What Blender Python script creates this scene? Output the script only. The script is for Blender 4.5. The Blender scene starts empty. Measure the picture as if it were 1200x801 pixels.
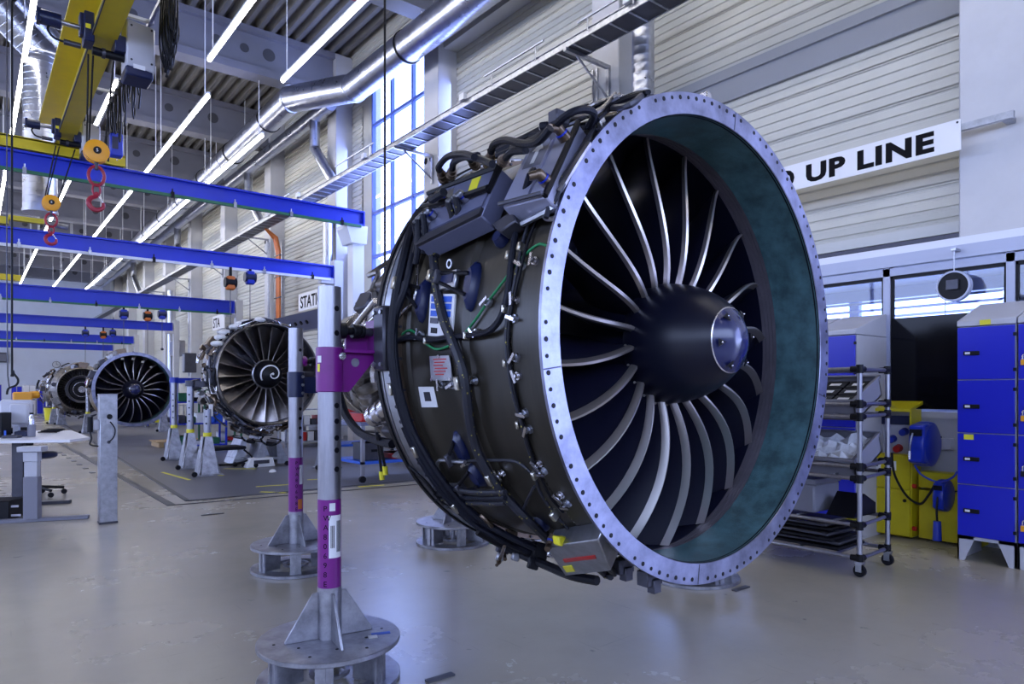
import bpy, bmesh, math, random
from math import sin, cos, pi, radians as R_
from mathutils import Matrix, Vector as V

# ------------------------------------------------------------------ camera, world, exposure
SC = bpy.context.scene
COL = SC.collection
F, HOR, TH, CH = 800.0, 458.0, R_(38.5), 1.3
FW = V((sin(TH), cos(TH), 0)); RT = V((cos(TH), -sin(TH), 0))
cam_d = bpy.data.cameras.new('camera'); cam = bpy.data.objects.new('camera', cam_d); COL.objects.link(cam)
cam.location = (0, 0, CH); cam.rotation_euler = (pi/2, 0, -TH)
cam_d.sensor_width = 36; cam_d.lens = F/1200*36; cam_d.shift_y = (HOR-400.5)/1200
cam_d.clip_end = 300; cam_d.clip_start = .05
SC.camera = cam
SC.view_settings.view_transform = 'Standard'; SC.view_settings.look = 'None'
SC.view_settings.gamma = 1; SC.view_settings.use_curve_mapping = False
SC.view_settings.exposure = 0.05
SC.cycles.max_bounces = 7; SC.cycles.caustics_reflective = False; SC.cycles.caustics_refractive = False
SC.cycles.sample_clamp_indirect = 6; SC.cycles.use_denoising = True
W0 = bpy.data.worlds.new('sky'); SC.world = W0; W0.use_nodes = True
bg = W0.node_tree.nodes['Background']; bg.inputs[0].default_value = (.50, .62, 1, 1); bg.inputs[1].default_value = 7.0
TUBE = 18.0      # strength of the ceiling tubes
def area_lamp(name, loc, size, size_y, energy, color, rot):
    l = bpy.data.lights.new(name, 'AREA'); l.shape = 'RECTANGLE'; l.size = size; l.size_y = size_y
    l.energy = energy; l.color = color
    o = bpy.data.objects.new(name, l); COL.objects.link(o); o.location = loc; o.rotation_euler = rot
    return o
# daylight coming in through the hall's windows (lamps stand in the window openings)
area_lamp('daylight_long_window', (-13.8, 20, 5.2), 40, 4.5, 160, (.62, .70, 1), (0, -pi/2, 0))
area_lamp('daylight_bay_window', (8.6, 15.5, 6.8), 3, 6, 420, (.28, .38, 1), (0, pi/2, 0))
area_lamp('daylight_gate', (8.6, -4.2, 2.7), 3.5, 4.2, 420, (.34, .42, 1), (0, pi/2, 0))

# ------------------------------------------------------------------ helpers
def P(px, py, X=None, Y=None, Z=None, f=None):
    """a world point seen at a pixel of the 1200x801 frame, on the plane X=, Y=, Z= or at depth f"""
    d = RT*((px-600)/F) + FW + V((0, 0, (HOR-py)/F))
    if f is None:
        f = X/d.x if X is not None else (Y/d.y if Y is not None else (Z-CH)/d.z)
    return d*f + V((0, 0, CH))

def mat(name, col, rough=.5, metal=0, var=0, scale=6, bump=0, bscale=60, emit=None, estr=0, col2=None, streak=None, coat=0, spec=.5):
    m = bpy.data.materials.new(name); m.use_nodes = True
    nt = m.node_tree; n = nt.nodes; l = nt.links; b = n['Principled BSDF']
    b.inputs['Base Color'].default_value = (*col, 1); b.inputs['Roughness'].default_value = rough
    b.inputs['Metallic'].default_value = metal; b.inputs['Specular IOR Level'].default_value = spec
    if coat: b.inputs['Coat Weight'].default_value = coat; b.inputs['Coat Roughness'].default_value = .12
    if emit: b.inputs['Emission Color'].default_value = (*emit, 1); b.inputs['Emission Strength'].default_value = estr
    tc = n.new('ShaderNodeTexCoord'); mp = n.new('ShaderNodeMapping'); l.new(tc.outputs['Object'], mp.inputs[0])
    if streak: mp.inputs['Scale'].default_value = streak
    if var or col2:
        no = n.new('ShaderNodeTexNoise'); no.inputs['Scale'].default_value = scale; no.inputs['Detail'].default_value = 8
        no.inputs['Roughness'].default_value = .65
        l.new(mp.outputs[0], no.inputs[0])
        cr = n.new('ShaderNodeValToRGB'); l.new(no.outputs[0], cr.inputs[0])
        c2 = col2 or tuple(c*(1-var) for c in col)
        cr.color_ramp.elements[0].position = .35; cr.color_ramp.elements[1].position = .68
        cr.color_ramp.elements[0].color = (*c2, 1); cr.color_ramp.elements[1].color = (*[min(1, c*(1+var*.5)) for c in col], 1)
        l.new(cr.outputs[0], b.inputs['Base Color'])
        mr = n.new('ShaderNodeMapRange'); l.new(no.outputs[0], mr.inputs[0])
        mr.inputs[3].default_value = max(.03, rough-.1); mr.inputs[4].default_value = min(1, rough+.1)
        l.new(mr.outputs[0], b.inputs['Roughness'])
    if bump:
        nb = n.new('ShaderNodeTexNoise'); nb.inputs['Scale'].default_value = bscale; nb.inputs['Detail'].default_value = 4
        l.new(mp.outputs[0], nb.inputs[0]); bp = n.new('ShaderNodeBump'); bp.inputs['Strength'].default_value = bump
        bp.inputs['Distance'].default_value = .01
        l.new(nb.outputs[0], bp.inputs['Height']); l.new(bp.outputs[0], b.inputs['Normal'])
    return m

class MB:
    def __init__(s): s.v = []; s.f = []
    def add(s, vs, fs):
        k = len(s.v); s.v += [V(v) for v in vs]; s.f += [tuple(i+k for i in f) for f in fs]; return s
    def hexa(s, p):          # 8 points: bottom loop 0-3, top loop 4-7
        return s.add(p, [(3,2,1,0),(4,5,6,7),(0,1,5,4),(1,2,6,5),(2,3,7,6),(3,0,4,7)])
    def box(s, a, b):        # two corners
        x0,x1 = sorted((a[0],b[0])); y0,y1 = sorted((a[1],b[1])); z0,z1 = sorted((a[2],b[2]))
        return s.hexa([(x0,y0,z0),(x1,y0,z0),(x1,y1,z0),(x0,y1,z0),(x0,y0,z1),(x1,y0,z1),(x1,y1,z1),(x0,y1,z1)])
    def cbox(s, c, d, rz=0, M=None):
        m = M or Matrix.Rotation(rz, 3, 'Z'); c = V(c)
        h = [V((sx*d[0]/2, sy*d[1]/2, sz*d[2]/2)) for sz in (-1,1) for sx,sy in ((-1,-1),(1,-1),(1,1),(-1,1))]
        return s.hexa([c + m @ q for q in h])
    def cyl(s, a, b, r, r2=None, n=14, cap=True):
        a, b = V(a), V(b); r2 = r if r2 is None else r2
        z = (b-a).normalized(); x = z.orthogonal().normalized(); y = z.cross(x)
        vs = [a + (x*cos(t)+y*sin(t))*r for t in (2*pi*i/n for i in range(n))] + [b + (x*cos(t)+y*sin(t))*r2 for t in (2*pi*i/n for i in range(n))]
        fs = [(i, (i+1) % n, n+(i+1) % n, n+i) for i in range(n)]
        if cap: fs += [tuple(range(n-1, -1, -1)), tuple(range(n, 2*n))]
        return s.add(vs, fs)
    def tube(s, pts, r, n=7, smooth=0, cap=True):
        pts = [V(p) for p in pts]
        if smooth: pts = catmull(pts, smooth)
        k = len(pts); vs = []; x = None
        for i, p in enumerate(pts):
            t = (pts[min(i+1, k-1)] - pts[max(i-1, 0)])
            t = t.normalized() if t.length > 1e-9 else V((0,0,1))
            if x is None: x = t.orthogonal().normalized()
            else:
                x = x - t*x.dot(t); x = x.normalized() if x.length > 1e-6 else t.orthogonal().normalized()
            y = t.cross(x)
            if 0 < i < k-1:
                q = (pts[i]-pts[i-1]).normalized().dot((pts[i+1]-pts[i]).normalized()); sc = 1/max(.6, math.sqrt(max(0,(1+q)/2)))
            else: sc = 1
            rr = (r(i/(k-1)) if callable(r) else r)*sc
            vs += [p + (x*cos(a)+y*sin(a))*rr for a in (2*pi*j/n for j in range(n))]
        fs = [(i*n+j, i*n+(j+1) % n, (i+1)*n+(j+1) % n, (i+1)*n+j) for i in range(k-1) for j in range(n)]
        if cap: fs += [tuple(range(n-1,-1,-1)), tuple(range((k-1)*n, k*n))]
        return s.add(vs, fs)
    def lathe(s, prof, n=48, axis='Y', c=(0,0,0), a0=0, a1=2*pi):   # prof: (radius, along)
        full = abs(a1-a0-2*pi) < 1e-6; m = n if full else n+1; c = V(c); vs = []
        for i in range(m):
            t = a0+(a1-a0)*i/n
            for r, a in prof:
                vs.append(c + (V((r*sin(t), a, r*cos(t))) if axis == 'Y' else V((r*cos(t), r*sin(t), a)) if axis == 'Z' else V((a, r*cos(t), r*sin(t)))))
        k = len(prof); fs = []
        for i in range(n):
            j = (i+1) % m
            for q in range(k-1): fs.append((i*k+q, i*k+q+1, j*k+q+1, j*k+q))
        return s.add(vs, fs)
    def ring(s, prof, n=48, **k): return s.lathe(list(prof)+[prof[0]], n, **k)      # closed profile
    def prism(s, poly, off):      # polygon of 3-D points extruded by a vector
        k = len(poly); off = V(off); a = [V(p) for p in poly]
        return s.add(a + [p+off for p in a], [tuple(range(k-1,-1,-1)), tuple(range(k, 2*k))] + [(i, (i+1) % k, k+(i+1) % k, k+i) for i in range(k)])
    def sphere(s, c, r, n=12, m=8, sc=(1,1,1)):
        c = V(c); vs = [c+V((0,0,r*sc[2]))]
        for i in range(1, m):
            for j in range(n):
                a, b = pi*i/m, 2*pi*j/n; vs.append(c+V((r*sin(a)*cos(b)*sc[0], r*sin(a)*sin(b)*sc[1], r*cos(a)*sc[2])))
        vs.append(c-V((0,0,r*sc[2]))); e = len(vs)-1
        fs = [(0, 1+j, 1+(j+1) % n) for j in range(n)] + [(e, e-1-j, e-1-(j+1) % n) for j in range(n)]
        fs += [(1+i*n+j, 1+(i+1)*n+j, 1+(i+1)*n+(j+1) % n, 1+i*n+(j+1) % n) for i in range(m-2) for j in range(n)]
        return s.add(vs, fs)
    def build(s, name, m, parent=None, bevel=0, local=False, sharp=38):
        if parent is not None and not local:
            inv = WM[parent.name].inverted(); vs = [inv @ v for v in s.v]; org = V((0,0,0))
        elif parent is None:
            lo = [min(v[i] for v in s.v) for i in range(3)]; hi = [max(v[i] for v in s.v) for i in range(3)]
            org = V(((lo[0]+hi[0])/2, (lo[1]+hi[1])/2, lo[2])); vs = [v-org for v in s.v]
        else: vs = s.v; org = V((0,0,0))
        me = bpy.data.meshes.new(name); me.from_pydata([tuple(v) for v in vs], [], s.f)
        bm = bmesh.new(); bm.from_mesh(me)
        bmesh.ops.recalc_face_normals(bm, faces=bm.faces)
        lim = R_(sharp)
        for e in bm.edges:
            e.smooth = not (len(e.link_faces) != 2 or e.calc_face_angle(0) > lim)
        for f in bm.faces: f.smooth = True
        bm.to_mesh(me); bm.free()
        me.materials.append(m)
        o = bpy.data.objects.new(name, me); COL.objects.link(o); o.location = org
        if parent is not None: o.parent = parent; WM[o.name] = WM[parent.name]
        else: WM[o.name] = Matrix.Translation(org)
        if bevel:
            md = o.modifiers.new('bevel', 'BEVEL'); md.width = bevel; md.segments = 1; md.limit_method = 'ANGLE'; md.angle_limit = R_(40)
        return o
WM = {}
def catmull(p, k):
    out = []
    for i in range(len(p)-1):
        a, b, c, d = p[max(i-1,0)], p[i], p[i+1], p[min(i+2, len(p)-1)]
        for j in range(k):
            t = j/k
            out.append(.5*((2*b)+(c-a)*t+(2*a-5*b+4*c-d)*t*t+(3*b-a-3*c+d)*t**3))
    return out+[p[-1]]
def thing(name, label, cat, loc=(0,0,0), rz=0, group=None, kind=None):
    o = bpy.data.objects.new(name, None); o.empty_display_size = .2; COL.objects.link(o)
    o.location = loc; o.rotation_euler = (0,0,rz)
    WM[o.name] = Matrix.Translation(V(loc)) @ Matrix.Rotation(rz, 4, 'Z')
    if kind: o['kind'] = kind
    else: o['label'] = label; o['category'] = cat
    if group: o['group'] = group
    return o
def tag(o, label, cat, group=None, kind=None):
    o['label'] = label; o['category'] = cat
    if group: o['group'] = group
    if kind: o['kind'] = kind
    return o
def struct(o): o['kind'] = 'structure'; return o
def dup(o, loc=None, rz=None, label=None, parent=None):
    c = o.copy(); COL.objects.link(c)
    if parent is not None: c.parent = parent
    if loc is not None: c.location = loc
    if rz is not None: c.rotation_euler = (0,0,rz)
    if label: c['label'] = label
    for ch in KIDS(o): dup(ch, parent=c)
    return c
def KIDS(o): return [x for x in bpy.data.objects if x.parent == o]
def text(body, m, parent, M, size, name='lettering', depth=.002, bold=0.0, local=False, align='LEFT', spacing=1):
    cu = bpy.data.curves.new('t', 'FONT'); cu.body = body; cu.size = size; cu.extrude = depth; cu.offset = bold
    cu.align_x = align; cu.space_character = spacing; cu.resolution_u = 3
    o = bpy.data.objects.new('t', cu); COL.objects.link(o)
    dg = bpy.context.evaluated_depsgraph_get(); me = bpy.data.meshes.new_from_object(o.evaluated_get(dg))
    bpy.data.objects.remove(o)
    vs = [M @ v.co for v in me.vertices]; fs = [tuple(p.vertices) for p in me.polygons]
    b = MB(); b.add(vs, fs); o = b.build(name, m, parent, local=local)
    if len(body) > 1: o['kind'] = 'stuff'
    return o
def frame_mat(o, x, y):      # matrix with local x, y axes given
    x = V(x).normalized(); z = x.cross(V(y)).normalized(); y = z.cross(x)
    M = Matrix((x, y, z)).transposed().to_4x4(); M.translation = V(o); return M
rnd = random.Random(7)

ORD = ['first','second','third','fourth','fifth','sixth','seventh','eighth','ninth','tenth']
# ------------------------------------------------------------------ materials
K = {}
K['floor'] = mat('floor_coating', (.39,.35,.285), .26, var=.08, scale=.5, bump=.02, bscale=9, col2=(.315,.285,.235))
def floor_nodes(m, marks):
    nt = m.node_tree; n = nt.nodes; l = nt.links; b = n['Principled BSDF']
    src = b.inputs['Base Color'].links[0].from_socket
    tc = n.new('ShaderNodeTexCoord')
    # dark scuffs: thin stretched noise and small specks
    for sc, st, lo, hi, c, ang in ((2.5,(1,22,1),.69,.74,marks,.5),(2.0,(26,1,1),.69,.74,marks,-.35),(1.7,(1,1,1),.60,.78,marks,0),(7,(1,1,1),.71,.74,(.05,.05,.05),0),(45,(1,1,1),.735,.76,(.06,.05,.05),0)):
        mp = n.new('ShaderNodeMapping'); mp.inputs['Scale'].default_value = st; mp.inputs['Rotation'].default_value = (0,0,ang)
        l.new(tc.outputs['Object'], mp.inputs[0])
        no = n.new('ShaderNodeTexNoise'); no.inputs['Scale'].default_value = sc; no.inputs['Detail'].default_value = 6
        l.new(mp.outputs[0], no.inputs[0])
        mr = n.new('ShaderNodeMapRange'); mr.inputs[1].default_value = lo; mr.inputs[2].default_value = hi; mr.inputs[4].default_value = .4
        l.new(no.outputs[0], mr.inputs[0])
        mx = n.new('ShaderNodeMix'); mx.data_type = 'RGBA'; l.new(mr.outputs[0], mx.inputs[0]); l.new(src, mx.inputs[6]); mx.inputs[7].default_value = (*c, 1)
        src = mx.outputs[2]
    l.new(src, b.inputs['Base Color'])
floor_nodes(K['floor'], (.22,.20,.18))
K['zone'] = mat('dark_floor_coating', (.115,.115,.14), .38, var=.3, scale=1.4)
floor_nodes(K['zone'], (.2,.2,.23))
K['stripe'] = mat('dark_stripe', (.05,.05,.06), .5)
K['clad'] = mat('wall_cladding', (.56,.55,.50), .5, var=.06, scale=1.5)
K['flash'] = mat('grey_flashing', (.30,.31,.34), .5)
K['flashw'] = mat('pale_flashing', (.60,.60,.58), .5)
K['column'] = mat('painted_concrete', (.55,.55,.58), .6, var=.06, scale=2, bump=.05)
K['back'] = mat('pale_panel', (.78,.82,.94), .55, var=.04, scale=1)
K['girder'] = mat('ceiling_concrete', (.20,.20,.24), .6, var=.08, scale=1.2, bump=.04, bscale=20)
K['deck'] = mat('steel_deck', (.17,.16,.15), .55, var=.1, scale=2)
K['redpipe'] = mat('red_pipe', (.22,.02,.02), .5)
K['tube'] = mat('tube_light', (1,1,1), .5, emit=(1,.965,.93), estr=TUBE)
K['white'] = mat('white_paint', (.75,.76,.80), .4)
K['duct'] = mat('galvanised_duct', (.50,.52,.60), .30, 1, var=.14, scale=4)
K['galv'] = mat('galvanised_steel', (.46,.47,.52), .36, 1, var=.25, scale=14)
K['steelw'] = mat('worn_steel', (.34,.34,.38), .42, .85, var=.4, scale=9, bump=.12, bscale=40)
K['alu'] = mat('aluminium_tube', (.36,.36,.41), .36, .9, var=.16, scale=5, streak=(8,8,1))
K['blue'] = mat('crane_blue', (.012,.035,.52), .38, var=.06, scale=2)
K['cabblue'] = mat('cabinet_blue', (.006,.012,.50), .36)
K['navy'] = mat('navy_enamel', (.006,.012,.06), .32, var=.1)
K['bluep'] = mat('blue_plastic', (.008,.03,.42), .3)
K['yellow'] = mat('crane_yellow', (.58,.46,.015), .42, var=.1, scale=3)
K['ybox'] = mat('yellow_cabinet', (.62,.52,.01), .4, var=.1, scale=4)
K['orange'] = mat('orange_yellow', (.75,.33,.01), .4)
K['oran'] = mat('orange_cable', (.55,.14,.02), .5)
K['red'] = mat('hook_red', (.30,.008,.03), .38)
K['redb'] = mat('red_paint', (.45,.01,.01), .4)
K['green'] = mat('green_rail', (.02,.13,.06), .45)
K['greenc'] = mat('green_cable', (.01,.20,.07), .4)
K['purple'] = mat('purple_paint', (.17,.006,.19), .34, var=.12, scale=6)
K['black'] = mat('black_plastic', (.005,.005,.008), .45, spec=.22)
K['rubber'] = mat('black_sleeve', (.005,.006,.013), .5, bump=.3, bscale=160, spec=.25)
K['grey'] = mat('grey_plastic', (.20,.20,.25), .5)
K['pgrey'] = mat('pale_grey_enamel', (.50,.50,.56), .4, var=.05)
K['dgrey'] = mat('dark_grey_metal', (.07,.07,.09), .4, .6, var=.2)
K['text'] = mat('black_lettering', (.004,.004,.006), .6, spec=.1)
K['sign'] = mat('white_sign', (.80,.80,.84), .35)
K['paper'] = mat('paper', (.7,.7,.72), .6)
K['ylab'] = mat('yellow_label', (.75,.68,.03), .5)
K['blab'] = mat('blue_label', (.02,.10,.55), .5)
K['frame'] = mat('window_frame_blue', (.10,.16,.55), .4)
K['lframe'] = mat('pale_frame', (.44,.47,.62), .35)
# main engine
K['flange'] = mat('machined_flange', (.28,.29,.40), .34, .9, var=.4, scale=7, bump=.04, bscale=50)
K['teal'] = mat('teal_liner', (.06,.135,.155), .4, var=.5, scale=9, bump=.25, bscale=220, streak=(1,1,1))
K['band'] = mat('rub_strip', (.22,.20,.24), .35, .3, var=.2)
K['inner'] = mat('dark_inner_case', (.006,.007,.022), .3, spec=.4)
K['casing'] = mat('brown_casing', (.027,.023,.017), .34, .15, var=.35, scale=3, streak=(1,6,1), bump=.03)
K['blade'] = mat('dark_blade', (.007,.0075,.02), .34, 0, spec=.6)
K['edge'] = mat('titanium_edge', (.60,.56,.54), .32, .92)
K['spin'] = mat('spinner_gloss', (.004,.0045,.014), .34, 0, spec=.35)
K['cap'] = mat('spinner_cap', (.012,.016,.075), .24, 0, coat=.3)
K['sil'] = mat('bright_metal', (.62,.60,.62), .25, 1, var=.15)
K['dirty'] = mat('oiled_metal', (.28,.26,.25), .34, .9, var=.5, scale=12)
K['ecu'] = mat('control_box_grey', (.16,.17,.27), .36, .3, var=.08)
K['ecul'] = mat('control_box_lid', (.34,.35,.48), .34, .3, var=.08)
K['ebr'] = mat('bronze_metal', (.20,.15,.11), .32, .9, var=.3)
K['fan2'] = mat('titanium_blade', (.52,.48,.47), .36, 1, var=.3, scale=5)
K['clamp'] = mat('clamp_metal', (.55,.52,.45), .3, 1)
def striped(name, base, mark, scale):
    m = mat(name, base, .5); nt = m.node_tree; n = nt.nodes; l = nt.links
    tc = n.new('ShaderNodeTexCoord'); w = n.new('ShaderNodeTexVoronoi'); w.inputs['Scale'].default_value = scale
    l.new(tc.outputs['Object'], w.inputs[0]); cr = n.new('ShaderNodeValToRGB'); l.new(w.outputs[0], cr.inputs[0])
    cr.color_ramp.elements[0].position = .16; cr.color_ramp.elements[1].position = .2
    cr.color_ramp.elements[0].color = (*mark,1); cr.color_ramp.elements[1].color = (*base,1)
    l.new(cr.outputs[0], n['Principled BSDF'].inputs['Base Color']); return m
K['strip'] = striped('yellow_flecked_sleeve', (.012,.013,.022), (.35,.30,.05), 48)
K['glass'] = m = mat('glass', (1,1,1), .02); 
nt = m.node_tree; n = nt.nodes; n.remove(n['Principled BSDF'])
g = n.new('ShaderNodeBsdfGlossy'); g.inputs['Roughness'].default_value = .02; t_ = n.new('ShaderNodeBsdfTransparent'); t_.inputs[0].default_value = (.86,.9,1,1)
lw = n.new('ShaderNodeLayerWeight'); lw.inputs[0].default_value = .5
pw = n.new('ShaderNodeMath'); pw.operation = 'POWER'; pw.inputs[1].default_value = 4; nt.links.new(lw.outputs['Facing'], pw.inputs[0])
fr = n.new('ShaderNodeMath'); fr.operation = 'MULTIPLY_ADD'; fr.inputs[1].default_value = .6; fr.inputs[2].default_value = .05; nt.links.new(pw.outputs[0], fr.inputs[0]); mx = n.new('ShaderNodeMixShader')
nt.links.new(fr.outputs[0], mx.inputs[0]); nt.links.new(t_.outputs[0], mx.inputs[1]); nt.links.new(g.outputs[0], mx.inputs[2])
nt.links.new(mx.outputs[0], n['Material Output'].inputs[0])

# ------------------------------------------------------------------ setting
XW, XL, YB, YF, ZC = 8.75, -14.0, -10.0, 63.0, 11.0
struct(MB().box((XL-.3, YB-.3, -.2), (XW+3.2, YF+.3, 0)).build('floor', K['floor']))
z = struct(MB().prism([P(220,587,Z=0), P(470,566,Z=0)+V((4,-.1,0)), V((8.3,62,0)), V((3.3,62,0)), P(107,517,Z=0)], (0,0,.006)).build('floor_dark_area', K['zone']))
def strip(a, b, w, m, name='floor_marking', h=.008):
    a, b = V(a), V(b); d = (b-a).normalized(); s = V((-d.y, d.x, 0))*w/2
    return MB().prism([a-s, b-s, b+s, a+s], (0,0,h)).build(name, m)
a, b = P(220,587,Z=0), P(107,517,Z=0)
struct(strip(a, a+(b-a)*3.5, .05, K['stripe'], 'trim_1', .012))
struct(strip(a, P(480,564,Z=0)+V((3,0,0)), .03, K['stripe'], 'trim_2', .012))
struct(strip(P(201,592,Z=0), P(67,517,Z=0), .09, K['stripe'], 'trim_3'))
struct(strip(P(201,592,Z=0), P(470,572,Z=0)+V((3,0,0)), .02, K['stripe'], 'trim_4'))
for i in range(8):
    a = P(70,530,Z=0).lerp(P(117,559,Z=0), i/7); d = (P(117,559,Z=0)-P(70,530,Z=0)).normalized()
    tag(strip(a-d*.09, a+d*.09, .07, K['stripe']), 'short dark dash of the dashed line on the beige floor by the desk', 'floor marking', 'dashes on the floor')
for i, (x, y, l, lb) in enumerate(((250,603,.22,0),(873,691,.16,1),(520,797,.14,2))):
    a = P(x,y,Z=0); strip_o = strip(a-V((l/2,-.03,0)), a+V((l/2,.03,0)), .035, K['stripe'])
    tag(strip_o, ('short black tape mark on floor beside the rear purple-banded stand','black tape mark on the floor right under the big engine','black tape mark on the floor at the bottom edge beside the front stand')[lb], 'floor marking')
for i,(x0,y0,x1,y1) in enumerate(((233,555,262,557),(262,549,300,549),(300,570,345,567),(305,576,335,577),(360,562,400,560),(420,570,450,568),(190,553,222,562))):
    tag(strip(P(x0,y0,Z=.007), P(x1,y1,Z=.007), .05, K['ylab'], h=.002), 'worn yellow line segment on the dark floor area under the second engine', 'floor marking', 'yellow marks on the dark floor')

# right wall: cladding panels, columns, windows
BAY, PH = 5.45, .54
YC = [2.45+BAY*i for i in range(12)]           # column centres
wr = bpy.data.objects.new('wall_right', None); COL.objects.link(wr); wr['kind'] = 'structure'; WM[wr.name] = Matrix.Identity(4)
def clad_profile(L):
    pr = []; zz = 0
    for k in range(4):
        pr += [(0, zz), (0, zz+.085), (.022, zz+.095), (.022, zz+.118)]; zz += .128
    pr += [(0, zz), (0, zz+.012), (.03, zz+.02), (.03, PH)]
    b = MB(); k = len(pr)
    b.add([V((x, 0, zq)) for x, zq in pr]+[V((x, L, zq)) for x, zq in pr], [(i, i+1, k+i+1, k+i) for i in range(k-1)])
    return b
first = {}
def panel(y, L, z):
    key = round(L, 2)
    if key not in first:
        o = clad_profile(L).build('cladding_panel', K['clad'], wr); first[key] = o
    else: o = first[key].copy(); COL.objects.link(o)
    o.location = (XW, y, z)
rows = [2.62+PH*i for i in range(16)]
WY0, WY1, WZ0, WZ1 = 13.9, 17.2, 3.8, 10.2
for i, yc in enumerate(YC[:-1]):
    for z in rows:
        if i == 0 and z < 3: continue
        if i == 2 and WZ0-.3 < z+PH/2 < WZ1: 
            panel(YC[3]-.95, .95, z); continue
        panel(yc, BAY, z)
lower = MB().box((XW, YC[1], 0), (XW+.2, YF, 2.62)).box((XW+.035, YB, 2.6), (XW+.25, YC[2]+.2, ZC+.3)).box((XW+.035, WY1, 2.6), (XW+.25, YF, ZC+.3)).box((XW+.035, YC[2], 2.6),(XW+.25, WY1, WZ0)).box((XW+.035, YC[2], WZ1),(XW+.25, WY1, ZC+.3))
lower.build('backing_wall', K['clad'], wr)
panelb = MB().box((XW, YB, 4.9), (XW+.1, YC[0]-.3, ZC)).build('near_wall_face', K['clad'], wr)
struct(MB().box((XW-.10, YC[0], 5.86), (XW, YC[1], 6.0)).box((XW-.05, YC[0], 5.55), (XW, YC[1], 5.86)).build('trim_5', K['flash']))
struct(MB().box((XW-.35, YC[1], 9.05), (XW, YC[2], 9.5)).build('trim_6', K['flashw']))
struct(MB().box((XW-.10, YC[0], 3.08), (XW, YC[1], 3.2)).build('trim_7', K['flashw']))
XCF = 8.25
for i, yc in enumerate(YC):
    w = .62 if i else 1.5
    y0 = yc-.31 if i else yc+.28-1.5
    c = struct(MB().box((XCF, y0, 0 if i else 2.6), (XW+.02, y0+w, ZC)).build('column', K['column'], bevel=.015))
    if i >= 2:
        b = MB()
        for dz in (6.6,): b.cyl((XCF-.004, yc-.02, dz), (XCF+.004, yc-.02, dz), .075, n=16).cyl((XCF-.004, yc+.22, dz), (XCF+.004, yc+.22, dz), .075, n=16)
        b.build('round_hole', K['text'], c)
        if i in (3,4,6): text('V', K['text'], c, frame_mat((XCF-.005, yc+.10, 5.95), (0,-1,0), (0,0,1)), .42)
        if i == 3: text('13', K['text'], c, frame_mat((XCF-.005, yc+.42, 5.98), (0,-1,0), (0,0,1)), .3, bold=-.002)
struct(MB().box((XCF-.1, YC[0]-1.2, 2.6),(XCF+.6,YC[0]+.3,2.62)).build('trim_8', K['column']))
# big bright window between two columns
w1 = thing('window_1', '', '', (XW, WY0, WZ0), kind='structure')
b = MB()
ym = [WY0+.03, 15.0, 16.1, WY1-.03]; zm = [WZ0+.03, 5.0, 6.2, 8.63, WZ1-.03]
for y in ym: MB().box((XW-.03, y-.035, WZ0), (XW+.07, y+.035, WZ1)).build('mullion', K['frame'], w1)
for z in zm: MB().box((XW-.02, WY0, z-.04), (XW+.06, WY1, z+.04)).build('transom', K['frame'], w1)
for i in range(3):
    for j in range(4): MB().box((XW+.02, ym[i], zm[j]), (XW+.028, ym[i+1], zm[j+1])).build('pane', K['glass'], w1)
# far wall, left wall, rear wall
wb = thing('wall_back', '', '', (0, YF, 0), kind='structure')
for k in range(12):
    MB().box((XL, YF+(.0 if k % 2 else .03), k*.95), (XW, YF+.25, k*.95+.95)).build('wall_panel', K['back'], wb)
wl = thing('wall_left', '', '', (XL, 0, 0), kind='structure')
MB().box((XL-.2, YB, 0), (XL, YF, 2.9)).box((XL-.2, YB, 7.5), (XL, YF, ZC)).build('wall_face', K['clad'], wl)
for k in range(14): MB().box((XL-.1, YB+k*5.5, 2.9), (XL, YB+k*5.5+.1, 7.5)).build('mullion', K['frame'], wl)
wf = thing('wall_front', '', '', (0, YB, 0), kind='structure')
MB().box((XL, YB-.2, 0), (XW+3, YB, 3)).box((XL, YB-.2, 7), (XW+3, YB, ZC)).build('wall_face', K['clad'], wf)
# near part of the right wall with its gate (outside the frame to the right)
MB().box((XW, YB, 0), (XW+.2, -6, 4.9)).box((XW, -2.4, 0), (XW+.2, -1.2, 4.9)).build('gate_side', K['clad'], wr)
# ceiling: trapezoidal deck and deep girders
ce = thing('ceiling', '', '', (0, 0, ZC), kind='structure')
pr = []; x = XL
while x < XW:
    pr += [(x, ZC+.02), (x+.12, ZC+.02), (x+.17, ZC+.20), (x+.29, ZC+.20)]; x += .34
for i in range(-2, 11):
    y0, y1 = YC[0]+BAY*(i)-.0, YC[0]+BAY*(i+1)
    b = MB(); k = len(pr)
    b.add([V((x,y0,zz)) for x,zz in pr]+[V((x,y1,zz)) for x,zz in pr], [(j,j+1,k+j+1,k+j) for j in range(k-1)])
    b.build('deck_sheet', K['deck'], ce)
MB().box((XL,YB,ZC+.3),(XW+.3,YF,ZC+.4)).build('roof_slab', K['deck'], ce)
for i in range(-2, 12):
    yc = YC[0]+BAY*i; b = MB()
    b.box((XL, yc-.11, 9.95), (XW, yc+.11, ZC+.02)); b.box((XL, yc-.26, 9.78), (XW, yc+.26, 9.98)); b.box((XL, yc-.26, ZC-.14), (XW, yc+.26, ZC+.02))
    g_ = struct(b.build('ceiling_girder', K['girder']))
    if i >= 2:
        b = MB()
        for xx, rr in ((5.05,.13),(5.75,.12),(6.4,.17),(2.4,.13),(3.1,.12)): b.cyl((xx, yc-.116, 10.45), (xx, yc-.10, 10.45), rr, n=18)
        b.build('service_hole', mat('hole_dark', (.07,.07,.08), .8) if i == 2 else bpy.data.materials['hole_dark'], g_)
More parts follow.
